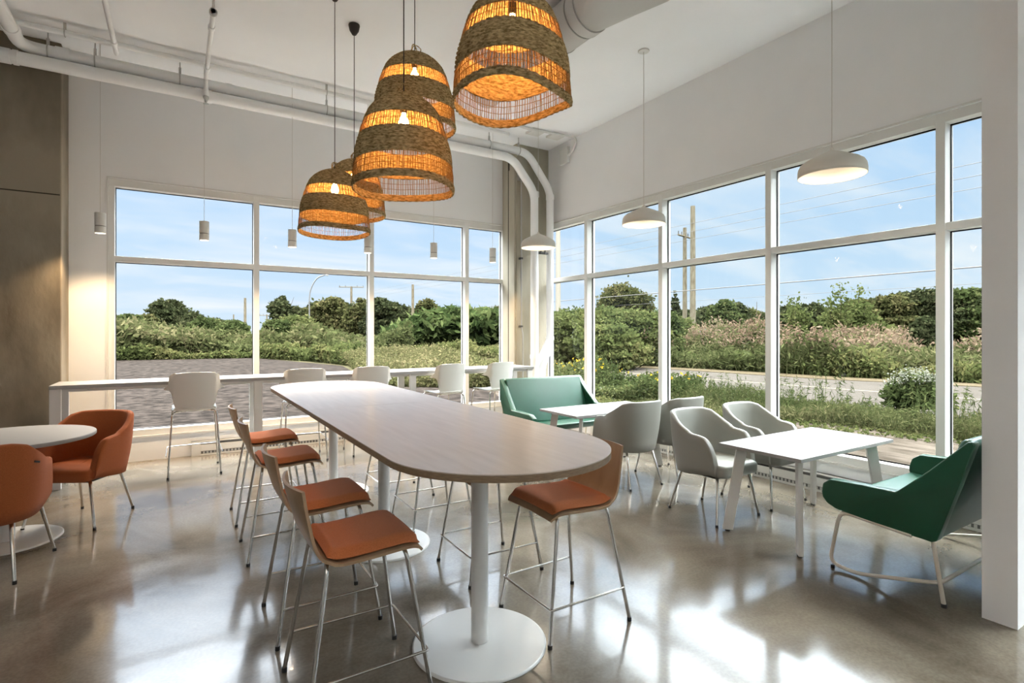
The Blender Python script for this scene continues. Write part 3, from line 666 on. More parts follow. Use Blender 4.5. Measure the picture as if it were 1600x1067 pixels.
# ------------------------------------------------------------------ woven basket pendants
PROF = [(0,1),(.10,.995),(.25,.97),(.4,.93),(.5,.89),(.6,.84),(.7,.775),(.8,.68),(.87,.57),(.93,.43),(.97,.29),(1,.12)]
def basket(x, y, z, seed, warp, tilt, label, R=.30, Hh=.57):
    rnd = random.Random(seed); root = empty('basket_pendant', (x, y, z), label=label, cat='pendant lamp', group='woven seagrass basket lamps over the long table')
    ph = rnd.random()*6
    def rad(t): return R*interp(PROF, t)
    def pt(t, a, dr=0):
        r = rad(t)*(1+.02*math.sin(2*a+ph))+dr; k = (1-t)
        return (r*math.cos(a), r*math.sin(a), t*Hh + warp*k*(math.sin(2*a+ph)*.5+.3*math.sin(3*a+ph*2)) + tilt*r*math.cos(a-ph))
    def band(name, t0, t1, nrow):
        n = 176; rows = []
        for i in range(nrow+1):
            t = t0+(t1-t0)*i/nrow; bulge = .004*math.sin(PI*i/nrow)
            rows.append([pt(t, 2*PI*k/n, .0034*(1 if (i//2+k//2) % 2 else -1)+bulge+rnd.uniform(-.0008,.0008)) for k in range(n)])
        inn = [[pt(t0+(t1-t0)*i/nrow, 2*PI*k/n, -.006-.0022*(1 if (i//2+k//2) % 2 else -1)) for k in range(n)] for i in range(nrow,-1,-1)]
        rr = rows+inn+[rows[0]]; m = MB(); m.loft(rr, True, False); return m.build(name, M_WEAVE, root)
    band('rim_band', 0, .075, 8); band('middle_band', .25, .52, 26); band('top_band', .67, .99, 26)
    def open_band(t0, t1, hoops):
        m = MB(); n = 128
        for k in range(n):
            a = 2*PI*(k+rnd.uniform(-.25,.25))/n; b = a+rnd.uniform(-.022,.022)
            m.tube([pt(t0-.01, a), pt((t0+t1)/2, (a+b)/2, rnd.uniform(-.003,.003)), pt(t1+.01, b)], .0021, 4, caps=False)
        for h in hoops: m.tube([pt(t0+(t1-t0)*h+rnd.uniform(-.004,.004), 2*PI*k/64, .001) for k in range(64)], .0016, 4, closed=True)
        m.build('open_weave', M_STICK, root)
    open_band(.075, .25, (.36, .70)); open_band(.52, .67, (.5,))
    m = MB()
    for k in range(3):
        a = k*2.1+ph; m.tube(curve([(.03*math.cos(a),.03*math.sin(a),Hh-.01),(.045*math.cos(a+.4),.045*math.sin(a+.4),Hh+.04),(.0,.0,Hh+.065),(-.03*math.cos(a),-.03*math.sin(a),Hh+.02)], 5), .0035, 6)
    m.build('straw_loop', M_WEAVE, root)
    MB().tube([(0,0,Hh-.04),(0,0,ZC-z)], .0035, 8).build('cord', M_CORD, root)
    sk = MB().lathe([(.010,Hh-.02),(.02,Hh-.03),(.022,Hh-.10),(.018,Hh-.11)], 16).build('bulb_socket', M_DARK, root)
    MB().lathe([(.001,Hh-.225),(.016,Hh-.22),(.029,Hh-.20),(.033,Hh-.18),(.028,Hh-.155),(.015,Hh-.125),(.013,Hh-.11)], 20).build('light_bulb', M_BULB, sk)
    MB().lathe([(.008,ZC-z-.105),(.02,ZC-z-.10),(.045,ZC-z-.06),(.055,ZC-z-.01),(.053,ZC-z)], 28).build('ceiling_canopy', M_BRONZE, root)
    light('bulb_light', 'POINT', (0,0,Hh-.27), BASKET_W, (1,.43,.11), root, shadow_soft_size=.03)
BASKET_W = .65
basket(1.44,2.31,2.69,1,.045,.03,'largest woven basket lamp at top right, rim wavy, crown cut by the frame')
basket(1.14,3.05,2.38,2,.012,0,'woven basket lamp in front of the others at the centre, hanging lower')
basket(1.51,3.81,3.06,3,.012,.02,'woven basket lamp partly hidden behind the central one, highest of the middle lamps')
basket(1.19,4.91,2.42,4,.015,-.03,'small-looking woven basket lamp at the far left of the cluster')
basket(1.49,5.37,2.69,5,.012,0,'farthest woven basket lamp, mostly hidden, under the small dark ceiling canopy')

# ------------------------------------------------------------------ white dome pendants
def dome(x, y, z, rz, label):
    root = empty('dome_pendant', (x,y,z), rz, label=label, cat='pendant lamp', group='white dome lamps over the white tables')
    prof = [(.226,0),(.230,.002),(.2305,.03),(.226,.065),(.212,.092),(.185,.112),(.14,.135),(.09,.158),(.045,.178),(.012,.195)]
    inn = [(max(.004, r-.004), h-.004) for r, h in prof[1:]]
    MB().lathe(list(reversed(inn))+prof, 56, cap0=False, cap1=False).build('lamp_shade', M_SHADE, root)
    MB().lathe([(.013,.19),(.013,.205),(.004,.215)], 16).build('shade_cap', M_SHADE, root)
    MB().tube([(0,0,.21),(0,0,ZC-z)], .0028, 8).build('cord', M_WIRE, root)
    MB().lathe([(.055,ZC-z-.014),(.06,ZC-z-.010),(.06,ZC-z)], 28).build('ceiling_canopy', M_WHITE, root)
    MB().lathe([(.07,.085),(.07,.095)], 24).build('light_diffuser', M_LENS, root)
    light('lamp_light', 'SPOT', (0,0,.08), 6, (1,.84,.64), root, shadow_soft_size=.06, spot_size=math.radians(165), spot_blend=.6)
dome(4.18,2.16,2.715,0,'white dome lamp nearest the camera, over the near white table')
dome(4.30,4.20,2.71,0,'middle white dome lamp over the far white table')
dome(4.07,5.88,2.66,0,'farthest white dome lamp in front of the corner downpipes')

# ------------------------------------------------------------------ white cylinder pendants over the counter
def cyl(x, y, label):
    z = 2.59; root = empty('cylinder_pendant', (x,y,z), label=label, cat='pendant lamp', group='white cylinder lamps over the window counter')
    MB().lathe([(.044,.0),(.05,.0),(.05,.072)], 32, cap0=False).build('lower_housing', M_WPLAS, root)
    MB().lathe([(.046,.070),(.046,.080)], 32).build('shadow_gap', M_DARK, root)
    MB().lathe([(.05,.078),(.05,.212),(.048,.215)], 32).build('upper_housing', M_WPLAS, root)
    MB().lathe([(.043,.012),(.043,.016)], 24).build('light_lens', M_LENS, root)
    MB().tube([(0,0,.21),(0,0,ZC-z)], .0022, 6).build('cord', M_WIRE, root)
    light('lamp_light', 'SPOT', (0,0,.008), 24, (1,.70,.40), root, shadow_soft_size=.03, spot_size=math.radians(125), spot_blend=.55)
for x, y, l in ((-.70,7.15,'white cylinder lamp at the far left, beside the concrete pier'),(.255,7.07,'white cylinder lamp in front of the first back window'),(1.20,7.07,'white cylinder lamp just left of the hanging basket cluster'),
    (2.14,7.06,'white cylinder lamp half hidden under the farthest basket lamp'),(3.08,7.05,'white cylinder lamp in front of the third back window'),(4.03,7.03,'white cylinder lamp nearest the corner pier')):
    cyl(x, y, l)

# ------------------------------------------------------------------ added fill lamps, unseen behind the camera, brighten seat and table tops
for i, (x, y) in enumerate(((-5.6,-1.6),(-3.0,-1.6),(-.4,-1.6),(-5.6,-4.0),(-3.0,-4.0),(-.4,-4.0))):
    t = empty('rear_fill_lamp', (x,y,3.7), label='added fill lamp, unseen behind the camera, %s lamp of the %s row' % (('left','middle','right')[i % 3], ('nearer','farther')[i//3]), cat='pendant lamp', group='added fill lamps behind the camera')
    MB().box(-1.2,1.2,-.06,-.045,-.04,.04).box(-1.2,1.2,.045,.06,-.04,.04).box(-1.2,1.2,-.045,.045,-.005,.005).box(-1.21,-1.2,-.06,.06,-.04,.04).box(1.2,1.21,-.06,.06,-.04,.04).build('housing', M_WHITE, t)
    for sx in (-1, 1): MB().tube([(sx,0,.0),(sx,0,ZC-3.7)], .002, 6).build('suspension_wire', M_WIRE, t)
    l = light('fill_light', 'AREA', (0,0,.012), REAR_FILL, (1,.95,.87), t, shape='RECTANGLE', size=2.35, size_y=.085); l.rotation_euler = (PI,0,0)
#EXTERIOR
# ------------------------------------------------------------------ outdoors
GZ = -.10
def out(px, d):                      # a spot outdoors seen at column px, d metres ahead
    u = (px-800)/839; return (d*(SA+u*CA), d*(CA-u*SA))
def ground(name, poly, z, m):
    o = MB().prism(poly, z-.05, z).build(name, m); o['kind'] = 'structure'; return o
M_EARTH = mat('dry_meadow_ground', (0.0304,0.0304,0.0128), .95, spec=.04, col2=(0.0504,0.0432,0.0232), nscale=.35, ndet=8, bump=.5, bscale=3)
M_GRAV = mat('gravel', (0.0062,0.0049,0.0040), .95, spec=.02, col2=(0.0220,0.0176,0.0149), nscale=5, ndet=15, bump=1., bscale=40, contrast=(.38, .64))
M_SOIL = mat('bare_soil', (0.0187,0.0145,0.0102), .95, spec=.04, col2=(0.0476,0.0391,0.0314), nscale=3.2, ndet=12, stretch=(2.2, .6, 1), bump=.9, bscale=14, contrast=(.36, .62))
M_ROAD = mat('asphalt_road', (0.0246,0.0208,0.0175), .9, spec=.04, col2=(0.0305,0.0264,0.0223), nscale=1.2, ndet=8, bump=.2, bscale=60)
M_VERGE = mat('dry_verge', (0.0324,0.0246,0.0138), .95, spec=.04, col2=(0.0420,0.0330,0.0204), nscale=3, ndet=8)
ground('ground_meadow', [(-400,8.05),(5.6,8.05),(5.6,-300),(500,-300),(500,600),(-400,600)], GZ-.06, M_EARTH)
ground('ground_gravel', [(-60,8.06),(7.5,8.06),(8.6,13.2),(5.3,16.0),(6.9,27.0),(5.5,33),(4,39),(-3.1,39.8),(-60,40)], GZ-.02, M_GRAV)
ground('ground_soil', [(5.57,-20),(8.5,-20),(10.2,0),(10.1,4.8),(9.1,6.6),(8.4,9),(8.3,13.4),(7.5,13.2),(5.57,8.04)], GZ-.015, M_SOIL)
ground('road', [(12.2,-60),(20.2,-60),(20.6,6.4),(19.4,10),(18.7,16),(16.2,26),(12,36),(4,43),(2,41),(9,32),(11.6,20),(12.4,10),(12.9,5)], GZ-.005, M_ROAD)
ground('ground_verge', [(20.0,-60),(21.2,-60),(21.6,6.4),(20.5,10),(19.8,16),(17.4,26.5),(13,37),(12.2,36.4),(16.0,26),(18.5,16),(19.2,10),(20.4,6.4)], GZ+.015, M_VERGE)
o = MB().add([(16.3,-60,GZ),(16.42,-60,GZ),(16.72,5,GZ),(15.9,12,GZ),(15.2,18,GZ),(15.08,18,GZ),(15.78,12,GZ),(16.6,5,GZ)], [(0,1,2,7),(7,2,3,6),(6,3,4,5)]).build('road_line', mat('yellow_paint', (.06,.045,.022), .8)); o['kind'] = 'structure'

def npmesh(name, V, F, m, label=None, cat=None, group=None, kind=None, loc=None, parent=None):
    me = bpy.data.meshes.new(name); nv, nf, k = len(V), len(F), F.shape[1]
    me.vertices.add(nv); me.vertices.foreach_set('co', V.astype(np.float32).ravel()); me.loops.add(nf*k); me.loops.foreach_set('vertex_index', F.astype(np.int32).ravel())
    me.polygons.add(nf); me.polygons.foreach_set('loop_start', np.arange(0, nf*k, k, dtype=np.int32)); me.polygons.foreach_set('loop_total', np.full(nf, k, dtype=np.int32)); me.update(calc_edges=True)
    me.materials.append(m); o = bpy.data.objects.new(name, me); COL.objects.link(o)
    if loc: o.location = loc
    if parent: o.parent = parent
    return tag(o, label, cat, group, kind)
def leaves(rng, C, size, elong=1.7, up=0.):
    n = len(C); a = rng.normal(size=(n,3)); a[:,2] += up; a /= np.linalg.norm(a,axis=1)[:,None]; b = rng.normal(size=(n,3)); b = np.cross(a,b); b /= np.linalg.norm(b,axis=1)[:,None]
    s = size*rng.uniform(.6,1.35,size=(n,1)); A = a*s*elong*.5; B = b*s*.5
    V = np.stack([C-A, C+B, C+A, C-B],1).reshape(-1,3); F = np.arange(4*n).reshape(-1,4); return V, F
def blobs(rng, specs, dens):
    out_ = []
    for (x,y,z,rx,ry,rz) in specs:
        n = int(dens*(rx*ry*rz)**(2/3)*12); d = rng.normal(size=(n,3)); d /= np.linalg.norm(d,axis=1)[:,None]; r = rng.uniform(.45,.98,size=(n,1))+rng.exponential(.07,size=(n,1))
        r *= 1+.2*np.sin(d[:,:1]*7+x*3)*np.cos(d[:,1:2]*6+z*5)+.16*np.sin(d[:,2:]*9+y)
        out_.append(np.array([x,y,z])+d*r*np.array([rx,ry,rz]))
    P = np.concatenate(out_); return P
def blades(rng, P, h, w, lean=.25):
    n = len(P); ang = rng.uniform(0,2*PI,n); hh = h*rng.uniform(.5,1.1,n); ww = w*rng.uniform(.6,1.3,n)
    d = np.stack([np.cos(ang),np.sin(ang),np.zeros(n)],1); la = rng.uniform(0,2*PI,n); ll = (lean*hh*rng.uniform(.1,1,n))[:,None]*np.stack([np.cos(la),np.sin(la),np.zeros(n)],1)
    z = np.zeros((n,3)); z[:,2] = hh
    b0 = P-d*ww[:,None]; b1 = P+d*ww[:,None]; m = P+z*.55+ll*.3; t = P+z+ll
    V = np.stack([b0, b1, m+d*ww[:,None]*.8, t, m-d*ww[:,None]*.8],1).reshape(-1,3); F = np.arange(5*n).reshape(-1,5); return V, F
LG_D = leafmat('dark_tree_leaves', (0.0095,0.0122,0.0056), (0.0198,0.0239,0.0110), (0.0376,0.0378,0.0190), .25, .5)
LG_O = leafmat('olive_tree_leaves', (0.0178,0.0204,0.0075), (0.0347,0.0364,0.0147), (0.0633,0.0543,0.0257), .3, .5)
LG_M = leafmat('mid_green_leaves', (0.0147,0.0206,0.0074), (0.0324,0.0415,0.0157), (0.0644,0.0672,0.0275), .35, .4)
LG_L = leafmat('fresh_green_leaves', (0.0253,0.0328,0.0112), (0.0489,0.0571,0.0207), (0.0875,0.0821,0.0340), .4, .4)
LG_S = leafmat('sumac_leaves', (0.0123,0.0205,0.0069), (0.0281,0.0395,0.0138), (0.0575,0.0682,0.0264), .3, .6)
LG_W = leafmat('weed_leaves', (0.0203,0.0247,0.0096), (0.0412,0.0464,0.0187), (0.0820,0.0738,0.0382), .35, .25)
LG_G = leafmat('meadow_grass', (0.0342,0.0378,0.0152), (0.0589,0.0588,0.0258), (0.1028,0.0883,0.0457), .35, .3)
LG_R = leafmat('reed_plumes', (0.0643,0.0423,0.0283), (0.0929,0.0654,0.0451), (0.1179,0.0901,0.0635), .35, .6)
LG_Y = leafmat('yellow_petals', (0.2409,0.1446,0.0064), (0.2730,0.1860,0.0128), (0.2887,0.2245,0.0320), .3, 1)
LG_P = leafmat('pale_flower_heads', (0.0815,0.0853,0.0621), (0.1126,0.1164,0.0932), (0.1358,0.1358,0.1164), .3, 1)
M_BARK = mat('tree_bark', (0.0336,0.0280,0.0210), .9, spec=.04, col2=(0.0560,0.0476,0.0364), nscale=12, stretch=(1,1,.2), bump=.4)
def trunk(parent, h, r, seed, forks=4, spread=.35):
    rd = random.Random(seed); m = MB(); m.tube(curve([(0,0,-.1),(rd.uniform(-.03,.03)*h,0,h*.35),(rd.uniform(-.04,.04)*h,rd.uniform(-.04,.04)*h,h*.75)], 3), [r*(1-.6*i/6) for i in range(7)], 7)
    for k in range(forks):
        a = k*2.4+rd.random(); z0 = h*rd.uniform(.3,.6); m.tube(curve([(0,0,z0),(spread*h*.4*math.cos(a),spread*h*.4*math.sin(a),z0+h*.15),(spread*h*.7*math.cos(a),spread*h*.7*math.sin(a),z0+h*.38)], 3), [r*.5*(1-.12*i) for i in range(7)], 5)
    m.build('trunk', M_BARK, parent)
def tree(name, px, d, h, w, m, label, seed, shape='round', base=.25, leaf=None, dens=60, group=None, z0=GZ, nb=9):
    x, y = out(px, d); rng = np.random.default_rng(seed); rd = random.Random(seed)
    root = empty(name, (x,y,z0), label=label, cat='tree' if h > 3.6 else 'bush', group=group); sp = []
    for k in range(nb):
        t = (k+.5)/nb; z = h*(base+(1-base)*t)
        if shape == 'round': rr = w/2*math.sqrt(max(.08, 1-(2*t-.95)**2))
        elif shape == 'cone': rr = w/2*(1.02-t)
        else: rr = w/2*(.55+.45*math.sin(PI*min(1,t*1.1)))
        for q in range(3 if rr > w*.25 else 2):
            a = rd.uniform(0,2*PI); e = rr*rd.uniform(.25,.62); b = rr*rd.uniform(.42,.62)
            zz = min(z, h-b*.72); sp.append((e*math.cos(a), e*math.sin(a), max(zz, b*.6), b, b, b*.72))
    s = leaf or d/839*3.1; P = blobs(rng, sp, dens/(s*s*14)); V, F = leaves(rng, P, s); npmesh('foliage', V, F, m, parent=root)
    if base > .02: trunk(root, h, max(.06, h*.018), seed)
    return root
def field(rng, poly, n):              # random spots inside a polygon
    P = np.array(poly); lo, hi = P.min(0), P.max(0); out_ = []
    got = 0
    while got < n:
        q = rng.uniform(lo, hi, size=(n,2)); ins = np.zeros(n, bool); j = len(P)-1
        for i in range(len(P)):
            c = ((P[i,1] > q[:,1]) != (P[j,1] > q[:,1])) & (q[:,0] < (P[j,0]-P[i,0])*(q[:,1]-P[i,1])/(P[j,1]-P[i,1]+1e-12)+P[i,0]); ins ^= c; j = i
        out_.append(q[ins]); got += ins.sum()
    return np.concatenate(out_)[:n]
def patchy(rng, Q, s, seed, lo=.0):
    v = np.sin(Q[:,0]*s+seed)+np.sin(Q[:,1]*s*1.3+seed*2)+np.sin((Q[:,0]+Q[:,1])*s*.7+seed*3)+.6*np.sin((Q[:,0]-Q[:,1])*s*2.1); return np.clip(.62+.19*v, .25, 1.15)
def weedfield(name, poly, n, h, m, label, seed, leafsz=.12, leafn=3, bladew=.02, s=.5, z=GZ, sparse=False):
    """thicket of stems with leaves up them: one uncountable mass"""
    rng = np.random.default_rng(seed); Q = field(rng, poly, n); hv = patchy(rng, Q, s, seed); P = np.concatenate([Q, np.full((n,1), z-.03)],1)
    V, F = blades(rng, P, 1., bladew, .3); V = V.reshape(n,5,3); V[:,:,2] = (z-.03)+(V[:,:,2]-(z-.03))*(h*hv)[:,None]; top = V[:,3].copy(); bot = P; V = V.reshape(-1,3)
    npmesh(name, V, F, m, label, None, None, None)
    o = bpy.data.objects[-1] if False else None
    return Q, top, bot, rng
def stems_and_leaves(name, poly, n, h, m, label, cat, seed, leafsz=.12, leafn=4, bladew=.02, s=.5, lean=.3, elong=2.2, lo=.2):
    rng = np.random.default_rng(seed); Q = field(rng, poly, n); hv = h*patchy(rng, Q, s, seed); P = np.concatenate([Q, np.full((n,1), GZ-.05)],1)
    nn = len(P); ang = rng.uniform(0,2*PI,nn); hh = hv*rng.uniform(.55,1.12,nn); d = np.stack([np.cos(ang),np.sin(ang),np.zeros(nn)],1)*bladew; la = rng.uniform(0,2*PI,nn)
    L = (lean*hh*rng.uniform(0,1,nn))[:,None]*np.stack([np.cos(la),np.sin(la),np.zeros(nn)],1); Z = np.zeros((nn,3)); Z[:,2] = hh; T = P+Z+L; M = P+Z*.55+L*.3
    V = np.stack([P-d,P+d,M+d*.8,T,M-d*.8],1).reshape(-1,3)
    F5 = np.arange(5*nn).reshape(-1,5); tri = np.stack([F5[:,0],F5[:,1],F5[:,2],F5[:,4]],1); tip = np.stack([F5[:,4],F5[:,2],F5[:,3],F5[:,3]],1)
    F = np.concatenate([tri]); V2 = [V]; F2 = [F]
    tp = V.reshape(nn,5,3)[:,[4,2,3]]; q = np.concatenate([tp, tp[:,2:3]+rng.normal(size=(nn,1,3))*.002],1).reshape(-1,3); F2.append(np.arange(4*nn).reshape(-1,4)+len(V)); V2.append(q); k = len(V)+len(q)
    if leafn:
        tt = rng.uniform(lo,1,size=(nn,leafn,1)); C = (P[:,None]*(1-tt)+T[:,None]*tt+rng.normal(size=(nn,leafn,3))*leafsz*.45).reshape(-1,3); C[:,2] = np.maximum(C[:,2], GZ+.01)
        a, b = leaves(rng, C, leafsz, elong, .3); V2.append(a); F2.append(b+k)
    npmesh(name, np.concatenate(V2), np.concatenate(F2), m, label, cat, None, 'stuff'); return T, rng
# --- beyond the gravel lot, seen through the back windows
stems_and_leaves('tall_weeds', [(-16,40),(-3,39.6),(4,39),(6.5,36),(7,42),(4,50),(-20,52)], 26000, 2.75, LG_W, 'thicket of tall green weeds behind the gravel lot', 'weeds', 3, .17, 7, .012, .45)
stems_and_leaves('low_weeds', [(-16,39.2),(-3,39.0),(4,38.2),(6.3,33),(7.4,27),(8.6,29),(7.5,37),(4,40),(-16,40.6)], 8000, 1.1, LG_L, 'lower yellow green weeds along the edge of the gravel lot', 'weeds', 4, .12, 6, .01, .8)
stems_and_leaves('shrubby_weeds', [(6.5,37),(8,31),(14,36),(16,46),(9,50)], 8000, 2.3, LG_W, 'shrubby weeds behind the curved street lamp', 'weeds', 5, .16, 7, .012, .5)
stems_and_leaves('meadow_grass', [(5.3,16.2),(8.6,13.3),(10.6,14),(11,20),(9,32),(8,36),(7.2,33),(7.2,27)], 24000, .92, LG_G, 'yellow green meadow plants seen through the third back window', 'grass', 6, .055, 6, .006, .9)
stems_and_leaves('far_meadow', [(12.5,37),(17,28),(30,40),(24,56),(16,50)], 14000, 1.1, LG_G, 'dry meadow in front of the sumac mound', 'grass', 7, .10, 5, .01, .6)
def mound(name, pts, m, label, seed, leaf, dens=60, cat='bush'):
    rng = np.random.default_rng(seed); rd = random.Random(seed); x0, y0 = out(*pts[0][:2]); root = empty(name, (x0,y0,GZ), label=label, cat=cat); sp = []
    for (px, d, h, r) in pts:
        x, y = out(px, d)
        for q in range(3): a = rd.uniform(0,6.28); sp.append((x-x0+rd.uniform(-.5,.5)*r, y-y0+rd.uniform(-.5,.5)*r, h-r*.45+rd.uniform(-.35,.05), r*rd.uniform(.7,1), r*rd.uniform(.7,1), r*.5))
        sp.append((x-x0,y-y0,h*.42,r*.8,r*.8,h*.4))
    P = blobs(rng, sp, dens/(leaf*leaf*14)); P = P[P[:,2] > .05]; V, F = leaves(rng, P, leaf, 2.6, .2); npmesh('foliage', V, F, m, parent=root)
    st = MB()
    for (px, d, h, r) in pts:
        x, y = out(px, d); st.tube([(x-x0,y-y0,-.1),(x-x0+rd.uniform(-.4,.4),y-y0,h*.7)], [.07,.03], 6)
    st.build('stems', M_BARK, root); return root
mound('sumac_mound', [(612,42,1.84,1.0),(630,43,2.21,1.3),(652,44,2.58,1.6),(676,44,3.04,1.8),(700,45,3.40,2.0),(722,46,3.50,2.0),(745,45,3.40,2.0),(765,44,3.31,1.9),(790,43,3.13,1.9),(815,42,2.94,1.8)], LG_S, 'broad rounded mound of sumac bushes beyond the meadow', 11, .34, 70)
tg = 'trees on the far side of the field'
tree('deciduous_tree', 263, 95, 7.2, 7.5, LG_D, 'dark rounded tree above the weeds in the first back window', 21, base=.1)
tree('deciduous_tree', 288, 95, 5.2, 7.5, LG_D, 'lower dark tree just right of the rounded tree in the first window', 22, base=.1)
tree('deciduous_tree', 226, 80, 4.2, 5, LG_O, 'small olive tree at the left of the first back window', 23, base=.1)
tree('deciduous_tree', 342, 130, 4.6, 8, LG_D, 'small distant dark tree near the thin poles', 24, base=.1)
for i, (px, d, h, w, m, l) in enumerate(((444,80,7.0,5,LG_D,'tree at the left end of the clump behind the street lamp'),(468,82,5.2,6,LG_O,'low olive tree left of the street lamp'),(498,85,6.2,7,LG_D,'tree just right of the street lamp'),(518,84,7.0,7,LG_O,'tall olive tree between street lamp and utility pole'),
    (540,86,6.2,6,LG_D,'dark tree left of the utility pole with crossarm'),(566,80,6.7,5,LG_O,'pale brownish tree right of the utility pole with crossarm'),(596,78,6.6,6,LG_D,'dark tree at the left side of the third back window'),(620,80,6.0,6,LG_D,'second dark tree in the third back window'),(634,82,4.6,4,LG_O,'low brownish tree left of the plain pole'),(667,85,6.9,5,LG_O,'round topped tree right of the plain pole'),(655,90,4.6,8,LG_D,'low dark tree behind the sumac mound'),(782,95,6.2,5.5,LG_O,'tree beside the corner pier, right of the red roofed building'))):
    tree('deciduous_tree', px, d, h, w, m, l, 30+i, base=.08, group=tg)
x, y = out(455, 46)
tree('shrub', 452, 46, 2.9, 4.4, LG_L, 'bright green shrub in the second back window', 50, base=.02, leaf=.17)
tree('shrub', 436, 45, 2.6, 3.0, LG_M, 'green shrub beside the first back mullion', 51, base=.02, leaf=.17)
for px, d, h, w, l in ((200,44,3.1,3,'leafy shrub rising from the weeds at the far left'),(320,45,2.8,3.5,'leafy shrub rising from the weeds mid window'),(368,45,2.6,3,'leafy shrub rising from the weeds near the brown pole')):
    tree('shrub', px, d, h, w, LG_M, l, int(px), base=.02, leaf=.17)
# --- seen through the right windows
for i, (px, d, h, w, m, l) in enumerate(((872,27,2.5,3.6,LG_L,'yellow green willow bush beside the pale post'),(896,30,2.75,4,LG_M,'willow bush in the narrow first right window'),(938,27,2.75,3.6,LG_L,'willow bush below the lone round tree, left half'),(962,28,2.9,3.6,LG_M,'willow bush straight below the lone round tree'),
    (992,27,2.65,3.8,LG_L,'willow bush in the second right window, right part'),(1018,28,2.6,3.4,LG_M,'willow bush touching the second right mullion'),(950,24,1.9,3,LG_L,'front willow bush closest to the road'),(1055,34,2.6,3,LG_L,'small green bush just left of the two wooden poles'))):
    tree('willow_bush', px, d, h, w, m, l, 60+i, base=.02, leaf=.11, dens=66)
tree('deciduous_tree', 976, 60, 6.9, 7.2, LG_O, 'lone round brownish green tree above the willow bushes', 71, base=.2, dens=34)
tree('deciduous_tree', 1013, 60, 3.9, 4, LG_O, 'small tree right of the lone round tree', 72, base=.2)
tree('deciduous_tree', 935, 60, 3.8, 4, LG_M, 'small green tree left of the lone round tree', 73, base=.1)
tree('conifer', 1054, 70, 7.2, 4.6, LG_D, 'narrow dark conifer left of the two wooden poles', 74, shape='cone', base=.02, nb=14, dens=80)
for i, (px, d, h, w, m, l, b) in enumerate(((1066,85,5,6,LG_D,'dark tree behind the two wooden poles',.1),(1098,110,6.5,5,LG_D,'spindly dark tree just right of the two wooden poles',.4),(1113,112,7,6,LG_D,'spindly dark tree, second right of the wooden poles',.35),(1133,95,7.4,6.5,LG_M,'tallest green tree in the third right window',.1),(1150,97,7.0,6,LG_D,'dark tree right of the tallest green tree',.1),
    (1172,105,6.0,5,LG_O,'sparse tree near the right edge of the third right window',.35),(1190,105,5.4,5,LG_O,'sparse tree against the third right mullion',.3))):
    tree('deciduous_tree', px, d, h, w, m, l, 80+i, base=b, dens=40 if b > .25 else 60)
for i, (px, h) in enumerate(((1123,6.3),(1166,6.6),(1181,7.2),(1188,5.6))):
    x, y = out(px, 100); tag(MB().tube([(x,y,GZ),(x+.3,y,h)], [.12,.04], 6).build('bare_tree', M_BARK), ('bare thin tree trunk left of the tallest green tree','bare thin trunk between sparse trees','tallest bare thin trunk by the third right mullion','short bare trunk touching the third right mullion')[i], 'tree')
rngs = random.Random(5)
for i, (px, d, h, w, m) in enumerate(((1228,85,5.6,7,LG_D),(1262,88,6.2,7,LG_D),(1345,82,6.6,7,LG_O),(1372,84,6.9,7,LG_D),(1402,80,7.2,7.5,LG_O),(1432,80,7.8,8,LG_D),(1462,78,7.9,8,LG_D),(1496,76,7.2,8,LG_D),(1524,74,7.6,8,LG_M),(1552,74,7.6,9,LG_D))):
    tree('deciduous_tree', px, d, h, w, m, ('dark tree at the left edge of the big right window','dark tree behind the left poplar sapling','olive tree just right of the tall poplar sapling','dark tree second right of the poplar sapling','olive tree in the middle of the far treeline','taller dark tree right of the treeline middle','tall dark tree left of the last right mullion','dark tree just right of the last right mullion','greener tree in the last narrow window','tree beside the white partition edge')[i], 100+i, base=.05, group='treeline beyond the reeds', dens=70)
def sapling(px, d, h, seed, label):
    x, y = out(px, d); root = empty('poplar_sapling', (x,y,GZ), label=label, cat='tree'); rng = np.random.default_rng(seed); rd = random.Random(seed); pts = []; m = MB()
    for k in range(6):
        a = rd.uniform(0,6.28); L = h*(1 if k == 0 else rd.uniform(.6,.86)); e = (0 if k == 0 else rd.uniform(.10,.2)*h)
        c = curve([(0,0,0),(e*.4*math.cos(a),e*.4*math.sin(a),L*.4),(e*math.cos(a),e*math.sin(a),L)], 8); m.tube(c, [.05*(1-.05*i) for i in range(len(c))], 5)
        for p in c[5:]:
            for q in range(24): pts.append((p.x+rd.gauss(0,.22), p.y+rd.gauss(0,.22), p.z+rd.gauss(0,.16)))
    m.build('stems', M_BARK, root); V, F = leaves(rng, np.array(pts), .15, 1.3); npmesh('foliage', V, F, LG_L, parent=root)
sapling(1313,34,4.5,1,'taller poplar sapling with bright leaves standing above the reeds'); sapling(1342,35,4.4,2,'poplar sapling just right of the taller one'); sapling(1240,34,3.7,3,'poplar sapling at the left edge of the big right window')
tree('shrub', 1325, 36, 2.9, 4.5, LG_L, 'yellowing poplar thicket at the foot of the saplings', 140, base=.02, leaf=.18)
tree('shrub', 1448, 23, 2.3, 1.8, LG_D, 'dark round shrub among the reeds beside the last right mullion', 141, base=.02, leaf=.13)
T, rg = stems_and_leaves('reed_bed', [(19.3,18.5),(20.4,12),(22.2,6.8),(23,-6),(30,-6),(30,14),(24,30),(18,30)], 22000, 1.9, LG_W, 'dense bed of tall reeds on the far side of the road', 'reeds', 8, .07, 7, .008, .7, lean=.35, elong=5)
